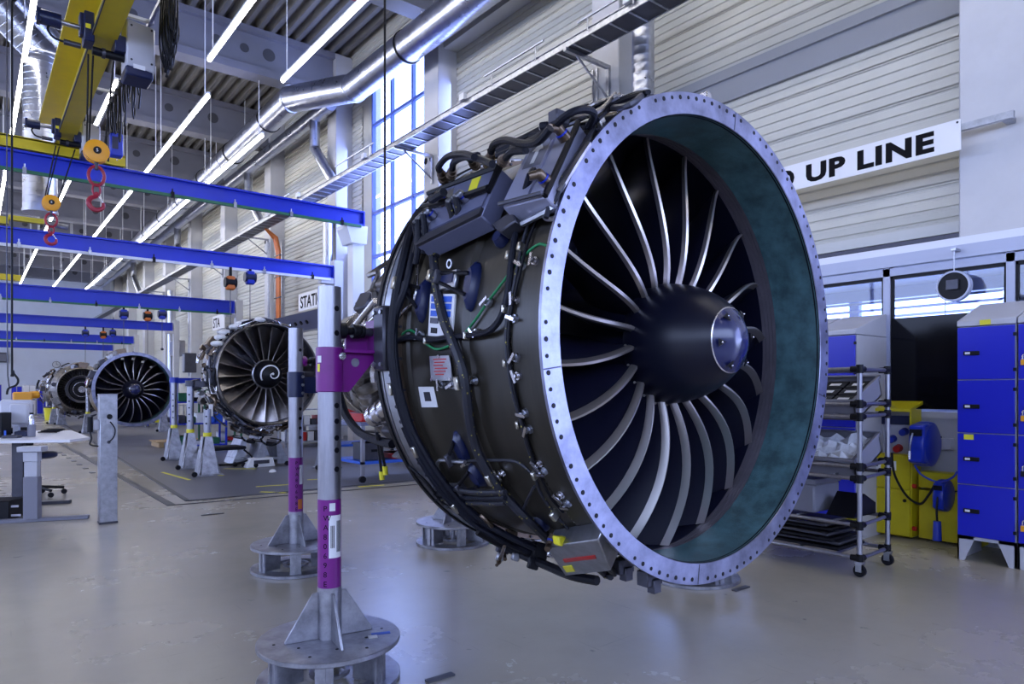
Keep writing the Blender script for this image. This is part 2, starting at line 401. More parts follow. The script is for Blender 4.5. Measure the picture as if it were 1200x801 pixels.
for i in range(1, 10):
    yc = YC[0]+BAY*i+2.2
    tag(MB().cyl((XL+1, yc, ZC-.08), (7.6, yc, ZC-.08), .045, n=8).build('sprinkler_pipe', K['redpipe']), f'thin red sprinkler pipe crossing under the roof deck, {["nearest","second nearest","third nearest","fourth nearest","fifth","sixth","seventh","eighth","farthest"][i-1]} of them', 'pipe', 'red sprinkler pipes')
    b = MB()
    for xx in (3.5, 5.5): b.box((xx-.04, yc-1.8, ZC-.14), (xx+.04, yc+1.7, ZC-.04))
    if i < 6: b.v=b.v[:8]; b.f=b.f[:6]; tag(b.build('roof_channel', K['dgrey']), f'short dark steel channel under the roof deck, {ORD[i-1]} set from the camera', 'steel channel', 'steel channels under the deck')

# ceiling lights
ZT = 8.2
def light_row(x, y0, y1, words, n0):
    L = 5.35; y = y0; k = 0
    while y+L <= y1+.01:
        t = thing('tube_light', f'tube light in {words}, {ORD[k]} from near end', 'ceiling light', (x, y+L/2, ZT), group='tube lights')
        MB().cyl((x, y+.04, ZT), (x, y+L-.04, ZT), .045, n=8).build('tube', K['tube'], t)
        MB().box((x-.035, y, ZT+.045), (x+.035, y+L, ZT+.09)).build('housing', K['white'], t)
        for q in (y+.3, y+L-.3): MB().cyl((x, q, ZT+.09), (x, q, ZC+.31), .012, n=5).build('suspension_rod', K['white'], t)
        y += L+.1; k += 1
light_row(3.92, -6.6, 15.3, 'the near row left of the silver duct', 0)
light_row(5.46, -6.6, 15.3, 'the near row beside the silver duct', 0)
light_row(2.58, 17.4, 57, 'the far row crossing behind the hook blocks', 0)
light_row(4.38, 16.9, 57, 'the middle far ceiling row', 0)
light_row(6.20, 18.6, 57, 'the far row running along the big duct', 0)
light_row(.9, 12.2, 52, 'the row left of the yellow girder', 0)
light_row(-3.6, 7, 60, 'the unseen row added over the left bay', 0)  # out of view, row added to light the hall
light_row(-8.5, 7, 60, 'the unseen outermost row added at far left', 0)  # likewise unseen, added for its light

# ------------------------------------------------------------------ ducts, tray, pipes on the wall
def round_duct(name, label, pts, r, m='duct', flange=2.6, rings=True, n=28):
    pts = [V(p) for p in pts]; t = thing(name, label, 'duct', pts[0])
    for i in range(len(pts)-1):
        a, b = pts[i], pts[i+1]; L = (b-a).length; d = (b-a)/L
        k = max(1, int(L/5.5)); 
        for j in range(k):
            p, q = a+d*(L*j/k), a+d*(L*(j+1)/k); Lm = (q-p).length
            bb = MB(); ns = max(2, int(Lm/.13)) if rings else 1; prev = None; pp = []
            if rings and p.length < 32:       # spiral-seam ribs
                z = d; x = z.orthogonal().normalized(); y = z.cross(x); vs = []; fs = []; kk = 0
                for s_ in range(ns):
                    for off, rr in ((0, r),(.84, r),(.89, r*1.008),(.95, r*1.008)):
                        c = p+d*(Lm*(s_+off)/ns)
                        vs += [c+(x*cos(2*pi*u/n)+y*sin(2*pi*u/n))*rr for u in range(n)]; kk += 1
                vs += [q+(x*cos(2*pi*u/n)+y*sin(2*pi*u/n))*r for u in range(n)]; kk += 1
                fs = [(w*n+u, w*n+(u+1) % n, (w+1)*n+(u+1) % n, (w+1)*n+u) for w in range(kk-1) for u in range(n)]
                bb.add(vs, fs)
            else: bb.cyl(p, q, r, n=n, cap=False)
            bb.build('duct_section', K[m], t, sharp=15)
            MB().cyl(q-d*.03, q+d*.03, r*1.05, n=n).build('joint_ring', K['galv'] if j < k-1 else K['duct'], t)
    for i in range(1, len(pts)-1): MB().sphere(pts[i], r*1.01, 20, 12).build('elbow', K[m], t)
    return t
DP = [V((7.62,1.5,P(530,20,X=7.62).z)), P(415,103,X=7.55), P(341,116,X=6.85), V((6.93,60,8.75))]
bd = round_duct('air_duct', 'big silver round air duct running along under the ceiling beside the wall', DP, .34)
for k in range(16):
    y = 3+3.4*k; i_ = 0 if y < DP[1].y-.3 else 2
    if i_ == 2 and y < DP[2].y+.3: continue
    A_, B_ = DP[i_], DP[i_+1]; q = A_.lerp(B_, (y-A_.y)/(B_.y-A_.y))
    MB().ring([(.345,-.02),(.365,-.02),(.365,.02),(.345,.02)], 28, c=q).build('hanger_band', K['black'], bd)
    MB().cyl(q+V((.35,0,0)), V((q.x+.35,q.y,ZC+.05)),.012,n=5).build('hanger_rod', K['white'], bd)
a, b = P(387,124,X=7.95), P(290,197,X=7.95)
zz = (a.z+b.z)/2
sd = round_duct('branch_duct', 'thinner round duct running below and right of the big silver duct', [(7.95,a.y,zz),(7.95,60,zz)], .2, n=26)
MB().cyl((7.95,a.y-.02,zz),(7.95,a.y+.01,zz),.19,n=16).build('end_cap', K['lframe'], sd)
for k,(y,wd) in enumerate(((19.3,'by the column marked 13'),(25.4,'above the upper blue crane beam end'),(36.2,'above the third blue beam'),(47.5,'farthest down the wall'))):
    round_duct('drop_duct', f'short bent silver branch duct {wd}', [(7.95,y,zz-.1),(7.95,y,zz-.95),(8.12,y-.9,zz-2.1)], .15, rings=False, n=26)
b_ = P(756,60,X=8.1)
round_duct('vertical_duct', 'vertical silver duct rising behind the top of the big engine', [(8.05,b_.y,2.7),(8.05,b_.y,8.5)], .17)
for k, (px, wd) in enumerate(((386,'beside the column marked 13'),(201,'beside the far blue crane beam ends'))):
    q = P(px,300,X=8.1); round_duct('vertical_duct', f'slim vertical silver duct on the wall {wd}', [(8.05,q.y,0),(8.05,q.y,6.4)], .14, rings=False)
# ducts at the top left
q = P(42,110,f=11)
va = P(47,62,f=14.5)
round_duct('supply_duct', 'silver duct at the top left bending down into a vertical drop', [P(-40,-30,f=13.5), va, V((va.x, va.y, 5.1))], .31)
round_duct('supply_duct', 'second silver duct behind the bent one at the top left corner', [P(10,0,f=14.5), P(62,52,f=15.5)], .28)

# cable tray
ct = thing('cable_tray', 'long perforated steel cable tray running along the wall below the duct', 'cable tray', (7.5,3,6.65))
MB().box((7.28,3.5,6.65),(7.30,60,6.75)).box((7.26,3.5,6.745),(7.31,60,6.755)).build('side_rail', K['galv'], ct)
MB().box((7.70,3.5,6.65),(7.72,60,6.75)).build('side_rail', K['galv'], ct)
MB().box((7.3,3.5,6.662),(7.7,60,6.668)).build('tray_floor', K['dgrey'], ct)
rg = MB().box((7.3,0,6.648),(7.7,.035,6.664)).build('rung', K['galv'], ct)
for k in range(120):
    o = rg.copy(); COL.objects.link(o); o.parent = ct; o.location = (0, .8+.38*k, 0)
for k, y in enumerate([YC[1]-.1, YC[2]-.1, YC[3]-.1, YC[4]-.1, YC[5]-.1, YC[6]-.1, YC[7]-.1]):
    MB().box((7.25,y-.03,6.59),(8.27,y+.03,6.648)).box((8.2,y-.03,6.0),(8.26,y+.03,6.6)).tube([(7.5,y,6.6),(8.22,y,6.1)], .02, 5).build('bracket', K['galv'], ct)
for i, (x, z) in enumerate(((7.34,6.70),(7.42,6.70),(7.5,6.71),(7.6,6.70))):
    MB().tube([(x+.02*sin(k*2.1+i), 3.6+k*2.0, z+.008*sin(k*1.3)) for k in range(28)], .018, 5).build('cable', K['black'] if i else K['grey'], ct)
for k,(y0,y1,z) in enumerate(((14.2,16.3,6.98),(8.3,9.9,6.95),(19.5,21.5,7.0),(6.2,7.5,6.9))):
    o = MB().tube([(7.25,y0,z),(7.25,y1,z)], .02, 6); o.cyl((7.25,y0+.2,6.7),(7.25,y0+.2,z),.012,n=5).cyl((7.25,y1-.2,6.7),(7.25,y1-.2,z),.012,n=5)
    o.build('rail', K['galv'], ct)
for k in range(4): MB().box((7.2, 6.4+k*4.1, 6.74),(7.27, 6.55+k*4.1, 6.86)).build('junction_box', K['white'], ct)
y = P(330,330,X=8.2).y
t = thing('orange_cable_riser', 'vertical bundle of orange cables between two rails on the wall behind the second engine', 'cable', (8.2,y,1.4))
for k in range(4): MB().tube([(8.1,y-.12+.08*k,1.3),(8.1,y-.12+.08*k,5.9),(8.0,y-.1+.08*k,6.4),(7.65,y,6.68)], .045, 6).build('cable', K['oran'], t)
for s in (-1,1): MB().box((8.08,y+s*.3-.03,1.2),(8.16,y+s*.3+.03,6.3)).build('rail', K['galv'], t)
for k in range(7): MB().box((8.04,y-.3,1.6+.7*k),(8.09,y+.3,1.63+.7*k)).build('clip_bar', K['dgrey'], t)
# conduits and small boxes on columns
for k,(i,dx,z0,z1,wd) in enumerate(((1,.2,2.6,6.7,'the column behind the big engine'),(2,-.2,2.6,5.4,'the column right of the tall window'),(3,.26,2.0,5.2,'the column marked 13'),(4,-.2,2,6.5,'the column after the one marked 13'),(6,0,2,6,'a far column'))):
    t = thing('conduit', f'pair of thin metal conduits running up {wd}', 'conduit', (XCF-.05,YC[i]+dx,z0))
    for s in (-.05,.05): MB().cyl((XCF-.03,YC[i]+dx+s,z0),(XCF-.03,YC[i]+dx+s,z1),.018,n=6).build('pipe', K['galv'], t)
# signs
SX = 8.02
sg = thing('line_sign', 'long white sign with black letters UP LINE on the wall above the lockers', 'sign', (SX,4,3.8))
MB().box((SX-.015,2.63,3.79),(SX,6.4,4.11)).build('sign_board', K['sign'], sg)
MB().box((SX,2.18,3.99),(SX+.05,6.4,4.06)).box((SX+.05,2.22,4.0),(XCF,2.3,4.05)).build('mounting_rail', K['galv'], sg)
MB().sphere((SX-.016,2.66,4.08),.012,8,5).build('screw', K['dgrey'], sg)
yU = P(945,200,X=SX).y; yE = P(1095,160,X=SX).y
tx = text('UP LINE', K['text'], sg, frame_mat((SX-.017,yU,3.85),(0,-1,0),(0,0,1)), .285, bold=.013, spacing=1.1)
vs = [v.co.y for v in tx.data.vertices]; s_ = (yU-yE)/(max(vs)-min(vs))
mx_ = max(vs)
for v in tx.data.vertices: v.co.y = (v.co.y-mx_)*s_ + mx_ 
text('D', K['text'], sg, frame_mat((SX-.017,yU+.36,3.85),(0,-1,0),(0,0,1)), .285, bold=.013, name='lettering')
q = P(352,362,X=8.0)
s2 = thing('station_sign', 'white sign reading STATION on the wall behind the front purple stand pole', 'sign', q)
MB().box((8.0,q.y-2.0,q.z-.06),(8.02,q.y+.15,q.z+.46)).build('sign_board', K['sign'], s2)
MB().box((8.02,q.y-1.6,q.z+.1),(8.76,q.y-1.5,q.z+.16)).build('wall_bracket', K['galv'], s2)
text('STATION', K['text'], s2, frame_mat((7.995,q.y,q.z+.02),(0,-1,0),(0,0,1)), .50, bold=.008)
q = P(250,385,X=8.0)
s3 = thing('station_sign', 'small white sign with black letters STA behind the top of the second engine', 'sign', q)
MB().box((8.0,q.y-1.6,q.z-.08),(8.02,q.y+.1,q.z+.5)).build('sign_board', K['sign'], s3)
MB().box((8.02,q.y-1.5,q.z+.1),(8.76,q.y-1.4,q.z+.16)).build('wall_bracket', K['galv'], s3)
text('STA', K['text'], s3, frame_mat((7.995,q.y,q.z+.02),(0,-1,0),(0,0,1)), .55, bold=.006)
# angled socket box on the wall
q = P(345,372,X=7.9); q2 = P(385,372,X=7.9)
t = thing('socket_console', 'angled dark blue-grey socket box on the wall under the STATION sign', 'socket box', (7.9,q.y,q.z-.4))
MB().hexa([(7.95,q2.y-.8,q.z-.5),(7.7,q2.y-.8,q.z-.5),(7.7,q.y-.3,q.z-.5),(7.95,q.y-.3,q.z-.5),(7.95,q2.y-.8,q.z+.1),(7.3,q2.y-.8,q.z-.08),(7.3,q.y,q.z-.08),(7.95,q.y,q.z+.1)]).build('housing', K['ecu'], t)
for k in range(5):
    yy = q.y-.45-.42*k; MB().cyl((7.46,yy,q.z-.32),(7.43,yy,q.z-.34),.06,n=10).build('socket', K['black'], t)
for k,(px,py,w,h,wd) in enumerate(((208,408,.9,.75,'above the fourth engine'),(222,425,.5,.9,'left of the second engine'))):
    q = P(px,py,X=8.0); t = thing('wall_box', f'grey electrical cabinet on the wall {wd}', 'electrical box', (7.8,q.y,q.z))
    MB().box((7.75,q.y-w/2,q.z-h/2),(8.25,q.y+w/2,q.z+h/2)).build('housing', K['pgrey'] if k == 0 else K['dgrey'], t, bevel=.02)
    MB().box((7.74,q.y-w/2+.06,q.z-h/2+.06),(7.75,q.y+w/2-.06,q.z+h/2-.06)).build('door', K['galv'], t)
# clock
q = P(66,427,Y=YF-.1)
t = thing('wall_clock', 'round white wall clock on the far wall', 'clock', q)
MB().lathe([(0,0),(.24,0),(.26,-.05),(.26,.05)], 24, c=q).build('rim', K['dgrey'], t)
MB().lathe([(0,-.055),(.23,-.055),(.23,0)], 24, c=q).build('dial', K['white'], t)
MB().box(q+V((-.012,-.07,0)), q+V((.012,-.056,.19))).build('minute_hand', K['text'], t); MB().box(q+V((0,-.07,-.012)), q+V((.14,-.056,.012))).build('hour_hand', K['text'], t)

# ------------------------------------------------------------------ glazed office partition and what stands along it
XP = 6.7
pt = thing('wall_office', '', '', (XP, 1.0, 0), kind='structure')
def rail(z0, z1, d=.06, m='lframe', name='rail'): MB().box((XP-d/2, -1.5, z0), (XP+d/2, 7.6, z1)).build(name, K[m], pt)
rail(2.44, 2.55, .14); rail(2.36, 2.43, .08); rail(0, .06, .08)
rail(1.06, 1.12, .08, 'pgrey')
posts = [P(1041,400,X=XP).y, P(1186,400,X=XP).y]; dy = posts[0]-posts[1]
ys = [posts[1]-dy, posts[1], posts[0], posts[0]+dy, posts[0]+2*dy, posts[0]+3*dy, posts[0]+4*dy]
for y in ys:
    MB().box((XP-.04,y-.03,0),(XP+.04,y+.03,2.45)).build('post', K['lframe'], pt)
for i in range(len(ys)-1):
    MB().box((XP-.004,ys[i]+.03,1.12),(XP+.004,ys[i+1]-.03,2.36)).build('pane', K['glass'], pt)
    MB().box((XP-.01,ys[i]+.03,.06),(XP+.012,ys[i+1]-.03,1.06)).build('lower_panel', K['pgrey'], pt)
    MB().box((XP-.02,ys[i]+.03,1.12),(XP+.02,ys[i]+.05,2.36)).box((XP-.02,ys[i+1]-.05,1.12),(XP+.02,ys[i+1]-.03,2.36)).box((XP-.02,ys[i]+.03,2.33),(XP+.02,ys[i+1]-.03,2.36)).build('pane_seal', K['black'], pt)
pz = P(1050,373,X=XP-.03).z
yR, yL = posts[1]+.1, posts[0]-.05
tag(MB().box((XP-.045, yR, 1.14),(XP-.025, yL, pz)).build('black_board', mat('black_glass',(.003,.003,.006),.1,spec=.15)), 'glossy black panel on the partition between the lockers and the cart', 'board')
of = thing('ceiling_office', '', '', (7.7, 2, 0), kind='structure')
MB().box((XP+.05,-1.5,2.56),(XW+.1,7.6,2.64)).build('ceiling_slab', K['white'], of)
MB().box((XP+.06,-1.5,0),(XW+.1,-1.4,2.6)).box((XW,-1.5,0),(XW+.15,2.35,2.6)).box((XW,2.35,0),(XW+.15,7.6,1.2)).box((XW,2.35,2.42),(XW+.15,7.6,2.6)).box((XW,7.5,0),(XW+.15,7.6,2.6)).build('inner_wall', K['pgrey'], of)
w2 = thing('window_2', '', '', (XW, 2.4, 1.2), kind='structure')
for y in (2.4, 4.05, 5.7, 7.4): MB().box((XW-.02,y-.06,1.2),(XW+.06,y+.06,2.42)).build('mullion', K['frame'], w2)
MB().box((XW+.03,2.4,1.2),(XW+.036,7.4,2.42)).build('pane', K['glass'], w2)
sl = None
for k in range(13):
    z = 1.26+.092*k
    MB().hexa([(XW-.10,2.45,z),(XW-.03,2.45,z+.035),(XW-.03,5.6,z+.035),(XW-.10,5.6,z),(XW-.10,2.45,z+.003),(XW-.03,2.45,z+.038),(XW-.03,5.6,z+.038),(XW-.10,5.6,z+.003)]).build('slat', K['lframe'], w2)
MB().box((XW-.07,3.0,1.25),(XW-.065,3.01,2.42)).box((XW-.07,4.8,1.25),(XW-.065,4.81,2.42)).build('cord', K['dgrey'], w2)
w3 = thing('window_3', '', '', (XW, 2.4, 2.64), kind='structure')
MB().box((XW-.06,YC[0],2.64),(XW,YC[1],2.72)).box((XW-.06,YC[0],3.0),(XW,YC[1],3.08)).build('frame', K['dgrey'], w3)
for y in (3.4,4.9,6.4): MB().box((XW-.05,y-.05,2.7),(XW,y+.05,3.02)).build('mullion', K['dgrey'], w3)
MB().box((XW-.01,YC[0],2.7),(XW-.004,YC[1],3.02)).build('pane', K['bluep'], w3)
q = P(1117,335,X=6.52)
t = thing('hanging_clock', 'round dark clock hanging on a thin rod in front of the partition glass', 'clock', q)
MB().lathe([(0,0),(.115,0),(.125,-.01),(.125,.05),(0,.06)], 28, 'X', c=q).build('case', K['black'], t)
MB().ring([(.115,-.012),(.13,-.012),(.13,.055),(.115,.055)], 28, axis='X', c=q).build('rim', K['lframe'], t)
MB().box(q+V((-.03,-.045,-.03)), q+V((0,.045,.05))).build('battery_box', K['dgrey'], t)
MB().box((q.x,q.y-.02,2.49),(XP-.05,q.y+.02,2.51)).build('hanger', K['galv'], t)
MB().cyl(q+V((0.02,0,.12)), V((q.x+.02,q.y,2.5)), .006, n=6).build('rod', K['galv'], t)

def locker_column(x, y0, y1, label, seed, padlock=False, sticker=None, depth=.5, ztop=1.79, group=None):
    t = thing('locker', label, 'locker', (x, (y0+y1)/2, 0), group=group)
    zs = [.19, .587, .98, 1.386, ztop]
    MB().box((x+.015,y0,.19),(x+depth,y1,ztop)).build('body', K['pgrey'], t)
    MB().hexa([(x,y0,ztop+.005),(x+depth,y0,ztop+.005),(x+depth,y1,ztop+.005),(x,y1,ztop+.005),(x,y0,ztop+.05),(x+depth,y0,ztop+.22),(x+depth,y1,ztop+.22),(x,y1,ztop+.05)]).build('sloped_top', K['pgrey'], t, bevel=.005)
    b = MB()
    for s, yy in ((-1,y1),(1,y0)):
        b.prism([(x+.01,yy,0),(x+.01,yy+s*.045,0),(x+.01,yy+s*.11,.16),(x+.01,yy+s*.11,.19),(x+.01,yy,.19)], (.02,0,0))
        b.box((x+.01,yy,0),(x+depth,yy+s*.012,.19))
    b.box((x+.01,y0,.165),(x+.03,y1,.19)); b.build('base_frame', K['pgrey'], t)
    for k in range(4):
        d = MB().box((x-.008,y0+.006,zs[k]+.004),(x+.012,y1-.006,zs[k+1]-.004)).build('door', K['cabblue'], t, bevel=.003)
        zc = zs[k]+.50*(zs[k+1]-zs[k])
        MB().box((x-.024,y1-.05,zc-.016),(x-.008,y1-.155,zc+.016)).build('handle', K['black'], d, bevel=.003)
        MB().box((x-.026,y1-.062,zc-.008),(x-.024,y1-.095,zc+.009)).build('tag', K['sign'], d)
        MB().box((x-.012,y0-.004,zs[k]+.06),(x+.004,y0+.014,zs[k]+.085)).box((x-.012,y0-.004,zs[k+1]-.085),(x+.004,y0+.014,zs[k+1]-.06)).build('hinge', K['black'], d)
        if padlock:
            MB().box((x-.045,y1-.03,zc-.10),(x-.02,y1-.07,zc-.06)).build('padlock', K['orange'] if k != 1 else K['black'], d)
            MB().tube([(x-.03,y1-.038,zc-.06),(x-.03,y1-.038,zc-.03),(x-.03,y1-.05,zc-.02),(x-.03,y1-.062,zc-.03),(x-.03,y1-.062,zc-.06)],.004,5).build('shackle', K['sil'], d)
    if sticker:
        for (yy,zz,w,h) in sticker: MB().box((x-.010,yy,zz),(x-.0085,yy-w,zz+h)).build('yellow_sticker', K['ylab'], t)
    return t
LX = 5.98
locker_column(LX, 1.61, 1.99, 'blue four-door locker column standing nearest the yellow cabinet', 1, sticker=[(1.99-.155,1.798,.07,.038),(1.99-.05,.93,.065,.04)])
locker_column(LX, 1.20, 1.60, 'blue four-door locker column with padlocks at the right edge of the photo', 2, True)
locker_column(LX, .78, 1.18, 'blue locker column farthest right beyond the padlocked one', 3)
yk = P(1003,420,X=6.02).y
locker_column(6.02, yk, yk+.4, 'blue locker column with pale grey side behind the wheeled rack', 4, depth=.6, ztop=1.79)
locker_column(6.02, yk+.42, yk+.82, 'blue locker column half hidden by the big engine ring', 5, depth=.6, ztop=1.79)

# yellow service cabinet
YX, y0, y1 = 6.41, 2.49, 2.92
t = thing('service_cabinet', 'yellow floor cabinet with grey socket panel and slanted hood', 'cabinet', (YX+.1,(y0+y1)/2,0))
MB().box((YX+.03,y0,0.02),(XP-.06,y1,.74)).build('lower_body', K['ybox'], t, bevel=.006)
for k,(za,zb) in enumerate(((.03,.43),(.44,.73))): 
    d = MB().box((YX+.01,y0+.01,za),(YX+.03,y1-.01,zb)).build('door', K['ybox'], t, bevel=.004)
    if k: 
        for yy in (y1-.14, y0+.16): MB().box((YX,yy+.04,.60),(YX+.01,yy-.04,.68)).build('outlet', K['sign'], d); MB().box((YX-.003,yy+.02,.625),(YX,yy-.02,.655)).build('slot', K['dgrey'], d)
    else: MB().cyl((YX,y0+.05,.34),(YX+.01,y0+.05,.34),.015,n=10).build('lock', K['black'], d)
MB().box((YX+.14,y0+.02,.74),(XP-.06,y1-.02,1.12)).build('socket_panel', K['pgrey'], t)
for ya in (y0,y1-.015): MB().box((YX+.02,ya,.74),(XP-.06,ya+.015,1.14)).build('side_cheek', K['ybox'], t)
MB().hexa([(YX-.02,y0-.01,1.12),(XP-.05,y0-.01,1.18),(XP-.05,y1+.01,1.18),(YX-.02,y1+.01,1.12),(YX-.02,y0-.01,1.145),(XP-.05,y0-.01,1.21),(XP-.05,y1+.01,1.21),(YX-.02,y1+.01,1.145)]).build('hood', K['ybox'], t)
MB().box((YX+.11,y0+.05,1.0),(YX+.14,y1-.05,1.08)).build('breaker_window', K['navy'], t)
for yy, zz, m in ((y1-.1,.95,'bluep'),(y0+.1,.94,'bluep'),(y1-.09,.79,'redb'),(y0+.15,.79,'redb'),(y0+.2,.87,'bluep')):
    MB().cyl((YX+.14,yy,zz),(YX+.08,yy,zz-.01),.036,.03,12).build('socket', K[m], t, sharp=50)
MB().box((XP-.2,1.98,0.02),(XP-.05,2.46,.44)).box((XP-.2,1.98,.46),(XP-.05,2.46,.60)).build('side_box', K['ybox'], t, bevel=.005)
for z in (.1,.47): MB().cyl((YX+.05,y0,z),(YX+.05,y0-.03,z),.02,n=10).build('red_button', K['redb'], t)
def reel(name, label, c, r, w, m):
    t = thing(name, label, 'hose reel', c); c = V(c)
    MB().lathe([(0,-w/2),(r*.75,-w/2),(r*.96,-w*.36),(r,-w*.2),(r,w*.2),(r*.96,w*.36),(r*.75,w/2),(0,w/2)], 28, c=c).build('drum_case', K[m], t)
    MB().hexa([c+V((-r*1.02,-w*.42,-r*.75)),c+V((0,-w*.42,-r*.95)),c+V((0,w*.42,-r*.95)),c+V((-r*1.02,w*.42,-r*.75)),c+V((-r*.9,-w*.42,r*.85)),c+V((0,-w*.42,r*.97)),c+V((0,w*.42,r*.97)),c+V((-r*.9,w*.42,r*.85))]).build('front_cover', K[m], t, bevel=.015)
    MB().box(c+V((r*.7,-w*.3,-.06)), V((XP-.04, c.y+w*.3, c.z+.06))).build('bracket', K['black'], t)
    MB().box(c+V((-r*1.04,-w*.3,r*.4)), c+V((-r*.86,w*.3,r*.68))).build('outlet_slot', K['black'], t)
    return t
c1 = P(1084,520,X=6.42); t = reel('hose_reel', 'large blue hose reel mounted beside the yellow cabinet', c1, .195, .15, 'bluep')
MB().tube([c1+V((-.2,.02,.1)), c1+V((-.22,.03,.02)), c1+V((-.21,.04,-.06))], .008, 6, 4).build('hose_end', K['galv'], t)
MB().cyl(c1+V((-.21,.04,-.05)), c1+V((-.21,.04,-.12)), .012, n=8).build('coupling', K['sil'], t)
c2 = P(1106,580,X=6.40); t = reel('cable_reel', 'small blue cable reel hanging low beside the lockers', c2, .135, .10, 'bluep')
MB().tube([c2+V((-.13,0,0)), c2+V((-.15,0,-.1)), c2+V((-.14,0,-.22))], .008, 6, 4).build('cable', K['black'], t)
MB().cyl(c2+V((-.14,0,-.2)), c2+V((-.14,0,-.36)), .028, .034, 10).build('blue_plug', K['bluep'], t)
tag(MB().tube([P(1072,545,X=6.3),P(1080,556,X=6.25),P(1098,564,X=6.25),P(1115,560,X=6.2),P(1122,552,X=6.2)], .008, 6, 6).build('air_hose', K['bluep']), 'thin blue air hose sagging from the large reel to the lockers', 'hose')
tag(MB().tube([P(1045,530,X=6.3),P(1048,555,X=6.3),P(1062,580,X=6.35),P(1078,590,X=6.35),P(1088,580,X=6.35),P(1095,568,X=6.35)], .010, 6, 6).build('power_cable', K['black']), 'black power cable looping from the yellow cabinet to the small reel', 'cable')
t = thing('wall_outlet', 'pair of grey outlet boxes on the partition between hose reel and lockers', 'outlet', (XP-.05,1.95,.9))
for px in (1104,1112): 
    q = P(px,520,X=XP-.06); MB().box(q+V((-.03,-.03,-.05)), q+V((.04,.03,.05))).build('box', K['pgrey'], t, bevel=.004)

# wheeled rack
FR, BR = V((4.87,2.22,0)), V((5.36,2.24,0)); L = 1.55
t = thing('wheeled_rack', 'grey tube rack on casters with tilted bins, behind the right side of the big ring', 'rack', (5.1,3.0,0))
tubes = K['alu']; TR = .017
for i, (x, y) in enumerate(((4.87,2.22),(5.36,2.24),(4.87,2.22+L),(5.36,2.24+L))):
    MB().cyl((x,y,.11),(x,y,1.47),TR,n=10).build('post', tubes, t)
    c = thing('x','','',(0,0,0)) if 0 else None
    cb = MB().cyl((x-.012,y,.045),(x+.014,y,.045),.042,n=16).build('caster', K['black'], t)
    MB().box((x-.024,y-.02,.04),(x+.024,y+.02,.052)).box((x-.024,y-.02,.05),(x-.018,y+.02,.10)).box((x+.018,y-.02,.05),(x+.024,y+.02,.10)).box((x-.026,y-.026,.095),(x+.026,y+.026,.11)).build('fork', K['galv'], cb)
levels = [(1.455,1.455),(1.21,1.21),(1.12,1.13),(.77,.78),(.686,.70),(.36,.37),(.13,.13)]
for zf, zb in levels:
    for a, b in (((4.87,2.22,zf),(5.36,2.24,zb)),((4.87,2.22+L,zf),(5.36,2.24+L,zb)),((4.87,2.22,zf),(4.87,2.22+L,zf)),((5.36,2.24,zb),(5.36,2.24+L,zb))):
        MB().cyl(a,b,TR*.85,n=8).build('rail', tubes, t)
    for (x,y,z) in ((4.87,2.22,zf),(5.36,2.24,zb)):
        MB().cyl((x,y,z-.03),(x,y,z+.03),.024,n=10).cyl((x,y,z),(x+(.06 if x<5 else -.06),y,z),.022,n=10).cyl((x,y,z),(x,y+.06,z),.022,n=10).build('black_joint', K['black'], t)
for zf in (1.13,.70,.37,.13):
    for k in range(5): MB().cyl((4.87,2.4+.28*k,zf+.002),(5.36,2.4+.28*k,zf+.012),.010,n=6).build('cross_tube', tubes, t)
def bin_(label, c, sx, sy, sz, tilt, m='grey', grp=None):
    c = V(c); t = thing('storage_bin', label, 'bin', c, group=grp); Mx = Matrix.Rotation(tilt, 3, 'Y')
    def q(x,y,z): return c + Mx @ V((x,y,z))
    w = .012
    b = MB()
    for (xa,xb,ya,yb,za,zb) in ((-sx/2,sx/2,-sy/2,sy/2,0,w),(-sx/2,-sx/2+w,-sy/2,sy/2,0,sz),(sx/2-w,sx/2,-sy/2,sy/2,0,sz),(-sx/2,sx/2,-sy/2,-sy/2+w,0,sz),(-sx/2,sx/2,sy/2-w,sy/2,0,sz)):
        b.hexa([q(xa,ya,za),q(xb,ya,za),q(xb,yb,za),q(xa,yb,za),q(xa,ya,zb),q(xb,ya,zb),q(xb,yb,zb),q(xa,yb,zb)])
    b.build('shell', K[m], t)
    b = MB()
    for (xa,xb,ya,yb) in ((-sx/2-.012,-sx/2+w,-sy/2-.012,sy/2+.012),(sx/2-w,sx/2+.012,-sy/2-.012,sy/2+.012),(-sx/2,sx/2,-sy/2-.012,-sy/2+w),(-sx/2,sx/2,sy/2-w,sy/2+.012)):
        b.hexa([q(xa,ya,sz-.02),q(xb,ya,sz-.02),q(xb,yb,sz-.02),q(xa,yb,sz-.02),q(xa,ya,sz),q(xb,ya,sz),q(xb,yb,sz),q(xa,yb,sz)])
    b.build('rim', K[m], t)
    return t, q
